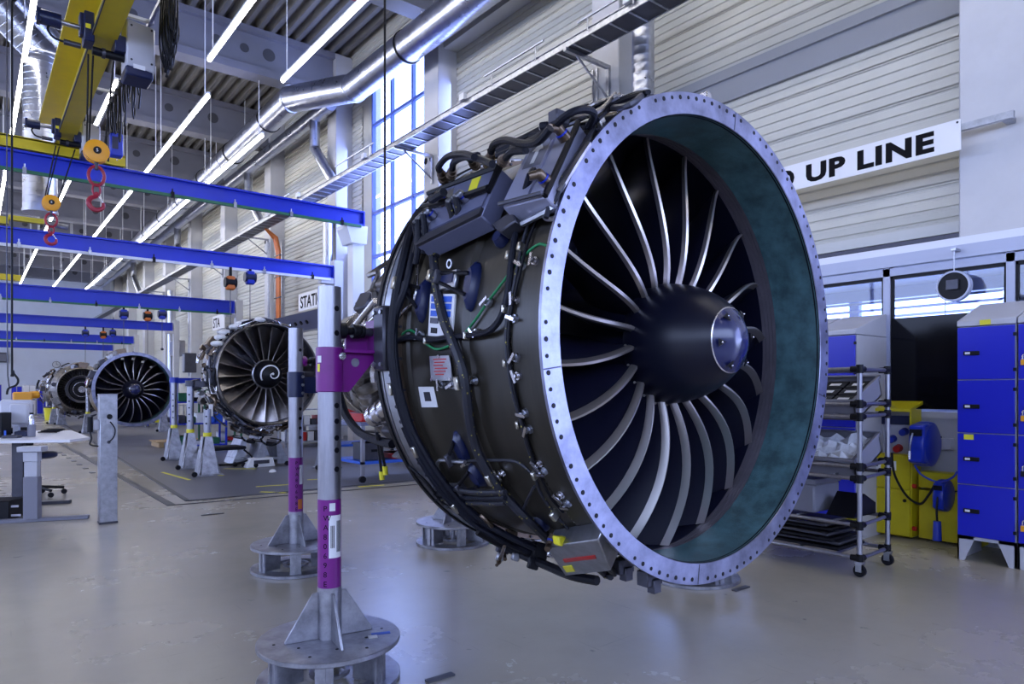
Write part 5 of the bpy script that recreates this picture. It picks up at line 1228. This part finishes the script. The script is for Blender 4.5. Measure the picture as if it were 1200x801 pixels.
# engine five: stripped core front with pale stator vanes
g5 = P(96,456,Y=30)
e5 = thing('core_engine','stripped engine core with pale stator vanes, partly hidden left of the grey-ringed engine','jet engine',g5)
WM[e5.name] = Matrix.Translation(g5)
loc(MB().ring([(.78,0),(.80,.02),(.80,.4),(.95,.5),(.95,.6),(.70,.6),(.74,.1)],48),'front_case','dirty',e5)
vn = loc(MB().hexa([(-.004,.1,.50),(.02,.05,.50),(.05,.25,.50),(.03,.25,.50),(-.004,.1,.76),(.02,.05,.76),(.05,.25,.76),(.03,.25,.76)]),'stator_vane','sil',e5)
for k in range(1,48):
    c = vn.copy(); COL.objects.link(c); c.parent = e5; c.rotation_euler = (0,2*pi*k/48,0)
loc(MB().ring([(.50,.0),(.52,.02),(.52,.3),(.40,.3),(.42,.05)],40),'inner_ring','dgrey',e5); loc(MB().lathe([(0,.1),(.38,.12),(.42,.3),(0,.3)],32),'front_drum','black',e5)
loc(MB().ring([(.26,.08),(.28,.08),(.28,.14),(.26,.14)],32),'drum_ring','sil',e5); loc(MB().cyl((0,.0,0),(0,.12,0),.12,n=20),'shaft_end','sil',e5)
loc(MB().lathe([(.78,.6),(.55,1.0),(.5,2.0),(0,2.1)],32),'core_case','dirty',e5)
pipes(e5,.1,1.6,.80,1.05,60,-200,20,31); accessories(e5,.2,1.4,.8,24,-200,20,32,.12); pipes(e5,.1,.6,.8,1.1,20,140,215,33)
# sixth, far away
g6 = P(76,455,Y=38); e6 = thing('core_engine','farthest engine core, a dark cluster of pipes at the left','jet engine',g6); WM[e6.name] = Matrix.Translation(g6)
loc(MB().lathe([(0,0),(.5,0),(.75,.3),(.8,1.2),(.5,2),(0,2)],24),'core_case','dirty',e6); pipes(e6,0,1.8,.8,1.0,40,-200,100,41,S=1.6); accessories(e6,.1,1.5,.75,14,-180,60,42,.13)

def small_stand(px, py, label, ztop=1.45, s=1.0, bar=None, floor=None, col='steelw', band='ylab', reach=.6):
    q = P(px,py,Z=.006) if floor is None else V(floor); x, y = q.x, q.y; t = thing('engine_stand', label, 'stand', (x,y,.006))
    MB().box((x-.19,y-.19,.006),(x+.19,y+.19,.03)).build('base_plate',K['steelw'],t)
    for k in range(4):
        a = pi/4+pi/2*k; d = V((cos(a),sin(a),0)); w = V((-sin(a),cos(a),0))*.008; o = V((x,y,0))
        MB().prism([o+d*.05+V((0,0,.03))-w,o+d*.22+V((0,0,.03))-w,o+d*.06+V((0,0,.58))-w,o+d*.04+V((0,0,.6))-w],w*2).build('gusset',K[col],t)
    for k in range(4):
        a = pi/2*k; d = V((cos(a),sin(a),0)); w = V((-sin(a),cos(a),0)); o = V((x,y,0))
        if k in (2,3): MB().prism([o+d*.15+w*.13+V((0,0,.03)),o+d*.15-w*.13+V((0,0,.03)),o+d*.07-w*.05+V((0,0,.6)),o+d*.07+w*.05+V((0,0,.6))],d*.01).build('base_side',K['steelw'],t)
    MB().cyl((x,y,.55),(x,y,ztop),.055,n=16).build('pole',K['alu'],t)
    MB().cyl((x,y,.60),(x,y,.66),.062,n=16).build('yellow_band',K[band],t)
    if bar: MB().box((x-.03,y-.05,ztop-.05),(x+reach,y+.05,ztop+.05)).cyl((x,y,ztop-.04),(x,y,ztop+.06),.08,n=14).build('arm',K[bar],t)
    for k in range(5): MB().cyl((x-.03,y-.05,.8+.11*k),(x-.032,y-.058,.8+.11*k),.014,n=8).build('pin_hole',K['black'],t)
    MB().cyl((x-.23,y-.2,.045),(x-.23,y-.16,.045),.04,n=12).build('caster',K['black'],t)
    return t
small_stand(204,538,'slim stand pole with yellow band left of the shiny fan engine, farthest of three',1.5,bar='bluep')
small_stand(223,548,'slim stand pole left of the shiny fan engine, middle of three',1.42,bar='dgrey',reach=.9)
small_stand(243,556,'short grey stand pole under the shiny fan engine, nearest of three',1.02,band='ylab')
small_stand(383,548,'slim stand pole right of the shiny fan engine',1.4,bar='dgrey',reach=-.6)
small_stand(103,507,'slim grey stand pole in front of the stripped core engine',1.55,bar='purple',reach=.5)
small_stand(63,496,'pair-mate slim stand pole left of the stripped core engine',1.5)
small_stand(72,497,'stand pole just right of the leftmost far stand',1.5)
small_stand(192,505,'far slim stand under the right of the grey-ringed engine',1.4,bar='dgrey',reach=-.5)
small_stand(128,508,'far slim stand hidden behind the steel post',1.4)
# blue cradle frame under the stripped core
a, b_ = P(70,490,Z=0), P(108,490,Z=0)
t = thing('cradle_frame','low blue and yellow cradle frame under the stripped core engine','engine cradle',(a+b_)/2)
MB().box((a.x,a.y,.45),(b_.x+1.2,a.y+.12,.62)).build('beam',K['blue'],t); MB().box((a.x,a.y-.02,.62),(b_.x+1.2,a.y+.1,.67)).build('yellow_edge',K['ylab'],t)
for x in (a.x+.1,b_.x+1.0): MB().box((x,a.y,0),(x+.12,a.y+.12,.45)).build('leg',K['blue'],t)
def cradle(px, py, label, s=1.0):
    q = P(px,py,Z=.006); x, y = q.x, q.y; t = thing('engine_cradle', label, 'engine cradle', (x,y,.006))
    for sx in (-1,1):
        MB().prism([(x+sx*.12*s,y,.05),(x+sx*.34*s,y,.05),(x+sx*.16*s,y,.5*s),(x+sx*.10*s,y,.5*s)],(0,.5,0)).build('side_frame',K['galv'],t)
        MB().cyl((x+sx*.3*s,y-.03,.045),(x+sx*.3*s,y+.02,.045),.04,n=12).build('caster',K['black'],t)
    MB().lathe([(.20*s,0),(.235*s,0),(.235*s,.5),(.20*s,.5),(.20*s,0)],16,c=(x,y,.62*s),a0=R_(120),a1=R_(240)).build('saddle',K['black'],t)
    MB().box((x-.3*s,y-.02,.12),(x+.3*s,y+.5,.16)).build('cross_beam',K['galv'],t)
    return t
cradle(296,545,'grey cradle on casters under the shiny fan engine')
cradle(318,546,'second grey cradle just right of the first under the shiny fan engine',.9)
cradle(365,520,'grey trestle seen between the two front stand poles',1.2)
cradle(172,497,'far grey cradle under the grey-ringed engine',1.1)
# creeper, tool box and clutter under engine two
q = P(262,548,Z=.006)
t = thing('mechanic_creeper','black tube-framed creeper seat on the floor under the shiny fan engine','creeper',q)
MB().box(q+V((-.35,-.1,.30)),q+V((.35,.35,.36))).build('seat',K['black'],t,bevel=.02)
for s in (-1,1):
    MB().tube([q+V((s*.3,-.1,.3)),q+V((s*.42,-.14,.15)),q+V((s*.1,-.14,.07)),q+V((-s*.3,-.1,.07))],.016,6,4).build('frame_tube',K['black'],t)
    MB().cyl(q+V((s*.3,-.12,.04)),q+V((s*.3,-.08,.04)),.04,n=12).build('caster',K['black'],t)
q = P(298,545,Z=.006)
t = thing('tool_case','white and black tool case standing on the floor under the shiny fan','tool case',q+V((0,-.25,0)))
MB().prism([q+V((-.25,-.35,.0)),q+V((.25,-.35,.0)),q+V((.20,-.35,.16)),q+V((-.16,-.35,.16))],(0,.2,0)).build('body',K['sign'],t,bevel=.01); MB().box(q+V((-.12,-.36,.06)),q+V((.14,-.35,.12))).build('dark_inset',K['dgrey'],t)
q = P(300,550,Z=.006); tag(MB().sphere(q+V((.1,-.5,.0)),.06,10,6,(1,1,.8)).build('crumpled_cloth',K['paper'],sharp=20),'small white crumpled cloth on the dark floor under the fan','cloth')
def rack(px, py, label, short, w, h, m, shelves, d=.5, fill=('redb','green','paper','dgrey','black','blab')):
    q = P(px,py,Z=.006); x, y = q.x, q.y; t = thing('tool_rack', label, 'rack', q); rg_ = random.Random(px)
    for sx in (0,w):
        for sy in (0,d): MB().box((x+sx-.02,y+sy-.02,.006),(x+sx+.02,y+sy+.02,h)).build('post',K[m],t)
    for k in range(shelves): MB().box((x,y,.12+k*(h-.16)/max(1,shelves-1)),(x+w,y+d,.15+k*(h-.16)/max(1,shelves-1))).build('shelf',K[m],t)
    for k in range(shelves-1):
        z = .15+k*(h-.16)/max(1,shelves-1); xx = x+.05; nb = -1
        while xx < x+w-.15:
            nb += 1; ww = rg_.uniform(.12,.3); hh = rg_.uniform(.08,.24)
            c = rg_.choice(fill); o = MB().box((xx,y+.05,z),(min(xx+ww,x+w-.03),y+d-.05,z+hh)).box((xx-.004,y+.045,z+hh-.02),(min(xx+ww,x+w-.03)+.004,y+d-.045,z+hh)).build('storage_box',K[c],bevel=.008)
            tag(o, f'{dict(redb="red",green="green",paper="white",dgrey="dark grey",black="black",blab="blue",pgrey="pale grey",ylab="yellow")[c]} box on the {ORD[k]} shelf up, {ORD[nb]} from left, {short}', 'box', 'boxes on the '+label.split(',')[0])
            xx += ww+.03
    return t
rack(207,530,'blue tool rack left of the shiny fan engine','blue tool rack',1.0,1.55,'bluep',4)
rack(240,525,'green tool rack behind the slim stands','green tool rack',.8,1.35,'green',3,fill=('redb','black','pgrey'))
rack(335,525,'grey tool rack behind the second fan','grey rack behind second fan',1.3,.9,'galv',3,fill=('redb','redb','dgrey','paper'))
rack(130,500,'far blue rack behind the steel post','blue rack behind steel post',1.2,1.2,'bluep',3)
rack(170,500,'far grey rack beside the grey-ringed engine','rack beside grey-ringed engine',1.4,.8,'galv',2,fill=('black','ylab','dgrey'))
q = P(212,522,Z=0)
t = thing('pallet','wooden pallet on the dark floor left of the shiny fan engine','pallet',q)
for k in range(5): MB().box(q+V((-.6,-.4+.18*k,.12)),q+V((.6,-.28+.18*k,.14))).build('board',mat('pallet_wood',(.38,.25,.12),.7) if k==0 else bpy.data.materials['pallet_wood'],t)
for s in (-.55,0,.5): MB().box(q+V((s,-.4,.006)),q+V((s+.1,.44,.12))).build('runner',bpy.data.materials['pallet_wood'],t)
def work_table(px, py, label, w, d, h, top='ecu', leg='alu', shelf='blab'):
    q = P(px,py,Z=.0); x, y = q.x, q.y; t = thing('work_table', label, 'table', q)
    MB().box((x-.03,y-.03,h-.05),(x+w,y+d,h)).build('table_top',K[top],t,bevel=.004)
    for sx in (0,w-.06):
        for sy in (0,d-.06):
            MB().box((x+sx,y+sy,.10),(x+sx+.05,y+sy+.05,h-.05)).build('leg',K[leg],t); MB().cyl((x+sx+.02,y+sy+.0,.05),(x+sx+.02,y+sy+.04,.05),.048,n=12).build('caster',K['black'],t)
    MB().box((x,y,.26),(x+w-.02,y+d,.30)).build('lower_shelf',K[shelf],t); MB().box((x,y-.01,h-.25),(x+w-.02,y+.02,h-.21)).build('rail',K[leg],t)
    return t,q
t,q = work_table(424,566,'steel trolley table with blue lower shelf behind the purple pole',1.5,.9,.86)
def crate(x,y,z,w,d,h,m,label,lid=True):
    t = thing('crate',label,'box',(x+w/2,y+d/2,z)); MB().box((x,y,z),(x+w,y+d,z+h)).build('body',K[m],t,bevel=.01)
    MB().box((x-.012,y-.012,z+h-.03),(x+w+.012,y+d+.012,z+h)).build('rim',K[m],t); MB().box((x+w*.3,y-.02,z+h*.5),(x+w*.7,y-.01,z+h*.65)).build('grip',K['black'],t)
crate(q.x+.05,q.y+.1,.86,.5,.4,.12,'redb','red tray on top of the steel trolley table')
crate(q.x+.7,q.y+.1,.86,.35,.3,.2,'black','black box on the steel trolley table')
crate(q.x+.1,q.y+.1,.30,.3,.4,.25,'dgrey','dark grey bin on the lower shelf of the steel trolley table')
crate(q.x+.55,q.y+.1,.30,.8,.5,.08,'redb','flat red tray on the lower shelf of the steel trolley table')
t,q = work_table(395,540,'second steel table farther back beside the pole',1.6,.8,.9,'galv')
crate(q.x+.3,q.y+.1,.9,.6,.4,.14,'redb','red box on the farther steel table'); crate(q.x+1.0,q.y+.1,.9,.3,.4,.3,'blab','blue box on the farther steel table')
t,q = work_table(440,520,'third grey table far behind the engine core',2.2,.8,.8,'galv','galv','dgrey')
crate(q.x+.2,q.y+.1,.8,.7,.4,.16,'redb','long red box on the grey table far behind the engine core')
rack(480,545,'grey rack behind the big engine case','rack behind big engine',1.0,.75,'galv',2)

# ------------------------------------------------------------------ steel post with outlets, desk, far cabinets
q = P(126,612,Z=0)
t = thing('steel_post','square brushed steel floor post with outlets beside the desk','post',q)
MB().box(q+V((-.075,-.075,0)),q+V((.075,.075,1.27))).build('column',K['galv'],t,bevel=.003)
MB().box(q+V((-.08,-.08,0)),q+V((.08,.08,.02))).build('foot',K['dgrey'],t); MB().box(q+V((-.077,-.077,1.262)),q+V((.077,.077,1.272))).build('cap',K['alu'],t)
MB().box(q+V((-.02,-.085,.98)),q+V((.03,-.075,1.06))).build('outlet',K['pgrey'],t); MB().cyl(q+V((.005,-.10,1.05)),q+V((.005,-.075,1.05)),.025,n=12).build('plug',K['black'],t)
MB().cyl(q+V((0,-.085,.80)),q+V((0,-.075,.80)),.016,n=10).build('button',K['dgrey'],t)
MB().tube([q+V((.01,-.09,1.0)),q+V((.05,-.10,.93)),q+V((.04,-.1,.85)),q+V((0,-.08,.8))],.006,5,4).build('cable',K['black'],t)
MB().box(q+V((-.12,-.05,.92)),q+V((-.075,.03,1.02))).build('side_box',K['pgrey'],t,bevel=.004); MB().cyl(q+V((-.15,-.02,.9)),q+V((-.15,-.02,1.05)),.025,n=12).build('charger',K['black'],t)
MB().tube([q+V((-.15,-.02,.9)),q+V((-.14,-.03,.84)),q+V((-.15,-.02,.78)),q+V((-.08,-.03,.76))],.008,5,4).build('cable',K['black'],t)
# desk
ZD = .78
c0, c1, c2, c3 = P(0,516,Z=ZD), P(82,515,Z=ZD), P(105,512,Z=ZD), P(84,504,Z=ZD)
lf = (c0-c1).normalized(); far0 = P(20,503,Z=ZD)
t = thing('desk','white height-adjustable desk at the left edge with grey column legs','desk',(c1.x-.6,c1.y,0))
MB().prism([c1+lf*2.4,c1,c2,c3,c3+lf*2.6],(0,0,-.028)).build('desk_top',K['sign'],t)
def colbox(a, w, d, z0, z1, nm, m): MB().cbox((a.x,a.y,(z0+z1)/2),(w,d,z1-z0),math.atan2(lf.y,lf.x)).build(nm,K[m],t,bevel=.004)
L0 = P(38,611,Z=0); L1 = P(23,600,Z=0)
colbox(L0,.13,.09,.03,.45,'leg','grey'); colbox(L0,.115,.075,.45,.60,'leg_stage','pgrey'); colbox(L0,.13,.09,.6,.70,'leg_sleeve','pgrey'); colbox(L0,.22,.14,.70,.752,'leg_head','pgrey')
colbox(L1+V((0,.15,0)),.11,.07,.03,.75,'leg','dgrey')
f0, f1 = P(-60,616,Z=0), P(104,607,Z=0); d_ = (f1-f0).normalized(); s_ = V((-d_.y,d_.x,0))*.04
MB().prism([f0-s_,f1-s_,f1+s_,f0+s_],(0,0,.035)).build('foot',K['grey'],t,bevel=.004)
f0, f1 = P(20,592,Z=0), P(83,589,Z=0)
MB().prism([f0-s_,f1-s_,f1+s_,f0+s_],(0,0,.035)).build('foot',K['dgrey'],t,bevel=.004)
top = lambda px,py: P(px,py,Z=ZD)
q = top(20,511)
t = thing('monitor','pale grey computer monitor seen from behind on the desk','monitor',q)
a_ = math.atan2(lf.y,lf.x)
MB().cbox(q+V((0,.1,.26)),(.34,.05,.32),a_).build('screen_case',K['pgrey'],t,bevel=.02); MB().cbox(q+V((.03,.04,.26)),(.20,.08,.24),a_).build('rear_bulge',K['pgrey'],t,bevel=.02)
MB().cbox(q+V((0,.08,.06)),(.06,.05,.13),a_).cbox(q+V((0,.06,.01)),(.22,.16,.02),a_).build('foot',K['pgrey'],t,bevel=.006)
q = top(3,512); t = thing('computer_tower','small black computer box standing on the desk at the photo edge','computer',q)
MB().cbox(q+V((0,.0,.14)),(.09,.2,.28),a_).build('case',K['black'],t,bevel=.006); MB().cbox(q+V((.02,-.11,.05)),(.02,.01,.06),a_).build('blue_light_strip',K['blab'],t)
q = top(37,511.5); t = thing('grey_tumbler','grey cylindrical holder on the desk carrying the steel bottle','cup',q)
MB().lathe([(0,.0),(.038,0),(.042,.14),(.038,.14),(.036,.02),(0,.02)],20,'Z',c=q).build('body',K['grey'],t)
t = thing('steel_bottle','brushed steel bottle with black cap standing in the grey holder on the desk','bottle',q+V((0,0,.02)))
MB().lathe([(0,.02),(.033,.02),(.034,.19),(.03,.215),(.018,.245),(.018,.255),(0,.255)],20,'Z',c=q).build('body',K['sil'],t); MB().cyl(q+V((0,0,.255)),q+V((0,0,.275)),.02,n=14).build('cap',K['black'],t)
q = top(55,507.5); tag(MB().tube([q+V((.10*cos(u*.9)+.004*u,.05*sin(u*.9),.012+.0015*u)) for u in range(26)],.010,6,3).build('coiled_cable',K['black']),'black coiled cable lying on the white desk right of the bottle','cable')
for k,(px,py,w,d,h,m,lb) in enumerate(((14,513,.16,.10,.03,'dgrey','dark handheld device lying flat on the desk front'),(25,511,.12,.10,.06,'navy','dark blue pouch on the desk behind the bottle holder'),(28,508,.10,.14,.09,'black','black gadget on the desk beside the monitor foot'),(8,508,.12,.08,.07,'black','black dock on the desk left of the monitor'))):
    q = top(px,py); o = MB().cbox(q+V((0,0,h/2)),(w,d,h),a_+.3*k).cbox(q+V((0,0,h)),(w*.6,d*.6,.012),a_+.3*k).build('desk_device',K[m],bevel=.008); tag(o,lb,'device')
q = P(12,612,Z=0); t = thing('black_box','black computer case on the floor under the desk','computer',q+V((0,.2,0)))
MB().cbox(q+V((-.1,.25,.11)),(.36,.3,.2),a_).build('case',K['black'],t,bevel=.006); MB().cbox(q+V((-.02,.09,.15)),(.2,.012,.02),a_).cbox(q+V((-.02,.09,.06)),(.24,.012,.02),a_).build('vent',K['pgrey'],t)
# stool
q = P(45,581,Z=0); t = thing('swivel_stool','swivel stool with dark blue seat and five-star caster base under the desk','stool',q)
MB().lathe([(0,.47),(.17,.47),(.2,.49),(.2,.53),(.17,.55),(0,.55)],28,'Z',c=q).build('seat',K['navy'],t); MB().cyl(q+V((0,0,.1)),q+V((0,0,.47)),.025,n=12).build('gas_lift',K['black'],t)
for k in range(5):
    a = 2*pi*k/5+.1; e_ = q+V((.27*cos(a),.27*sin(a),.085)); MB().tube([q+V((0,0,.12)),e_],.018,8).build('base_arm',K['black'],t); MB().cyl(e_+V((0,-.02,-.05)),e_+V((0,.02,-.05)),.032,n=12).build('caster',K['black'],t)
# hanging pendant cable that reaches the desk
q = P(14,420,f=8.2)
t = thing('hanging_cable','black power cable hanging from above and curling down behind the monitor','cable',P(8,455,f=8.2))
MB().tube([V((q.x,q.y,ZC)),V((q.x,q.y,4)),P(14,420,f=8.2),P(15,435,f=8.2),P(21,444,f=8.2),P(19,451,f=8.2),P(10,455,f=8.2),P(8,462,f=8.2)],.012,6,4).build('cable',K['black'],t)
t2_ = P(8,300,f=9); t = thing('hanging_cable','thinner dark cable hanging left of the curled one','cable',P(9,450,f=9)); MB().tube([V((t2_.x,t2_.y,ZC)),V((t2_.x,t2_.y,2.6)),P(9,440,f=9),P(11,455,f=9)],.008,6).build('cable',K['dgrey'],t)
# far cabinets and clutter by the far wall
def cabinet(px0, px1, ptop, pbot, Y, m, label, doors=2):
    a = P(px0,pbot,Y=Y); b2 = P(px1,ptop,Y=Y); x0, x1, h = a.x, b2.x, b2.z; t = thing('steel_cabinet', label, 'cabinet', ((x0+x1)/2,Y,0))
    MB().box((x0,Y,0),(x1,Y+.5,h)).build('body',K['pgrey'],t); w = (x1-x0)/doors
    for k in range(doors):
        d = MB().box((x0+w*k+.02,Y-.03,.08),(x0+w*(k+1)-.02,Y,h-.04)).build('door',K[m],t); MB().box((x0+w*(k+.5)-.1,Y-.05,h*.5),(x0+w*(k+.5)+.1,Y-.03,h*.5+.05)).build('handle',K['dgrey'],d)
cabinet(43,58,452,478,45,'cabblue','blue two-door cabinet against the far wall left of the stripped engine')
cabinet(27,42,451,478,45.2,'sign','white cabinet left of the far blue one')
cabinet(13,26,452,464,44,'cabblue','blue low cabinet behind the monitor at far left')
cabinet(-8,2,450,470,44,'cabblue','blue cabinet at the left edge by the far wall')
t = thing('far_shelf','white open shelf between far blue cabinet and stand poles','shelf',P(61,478,Z=0))
q = P(61,478,Y=44)
for k in range(5): MB().box((q.x-.25,44,.1+.35*k),(q.x+.25,44.4,.13+.35*k)).build('shelf_board',K['sign'],t)
for s in (-.25,.22): MB().box((q.x+s,44,0),(q.x+s+.03,44.4,1.6)).build('upright',K['sign'],t)
q = P(30,480,Y=20); t = thing('yellow_machine','yellow machine head on a dark base behind the monitor','machine',(q.x,20,0))
MB().box((q.x-.25,19.8,1.0),(q.x+.12,20.2,1.28)).cyl((q.x+.05,20,1.2),(q.x+.28,20,1.22),.09,n=14).build('head',K['orange'],t,bevel=.03); MB().box((q.x-.18,19.85,0.006),(q.x+.15,20.15,1.0)).build('base',K['black'],t,bevel=.02); MB().box((q.x-.1,19.7,.3),(q.x+.1,19.85,.7)).build('front_box',K['dgrey'],t)
q = P(58,492,Z=.0); t = thing('yellow_bin','small yellow bin on the floor beside the far left stand pole','bin',q)
MB().lathe([(0,0),(.17,0),(.22,.55),(.2,.55),(.16,.03),(0,.03)],18,'Z',c=q).build('body',K['ylab'],t); MB().cyl(q+V((0,0,.55)),q+V((0,0,.6)),.23,n=18).build('lid',K['dgrey'],t)
t = thing('wall_screen','grey screen panel at the left edge on the far wall','screen',P(0,420,Y=YF-.3)); a,b2 = P(-20,424,Y=YF-.2),P(9,413,Y=YF-.2)
MB().box((a.x,YF-.25,a.z),(b2.x,YF-.1,b2.z)).build('frame',K['dgrey'],t); MB().box((a.x+.1,YF-.27,a.z+.1),(b2.x-.1,YF-.25,b2.z-.1)).build('screen',K['grey'],t)
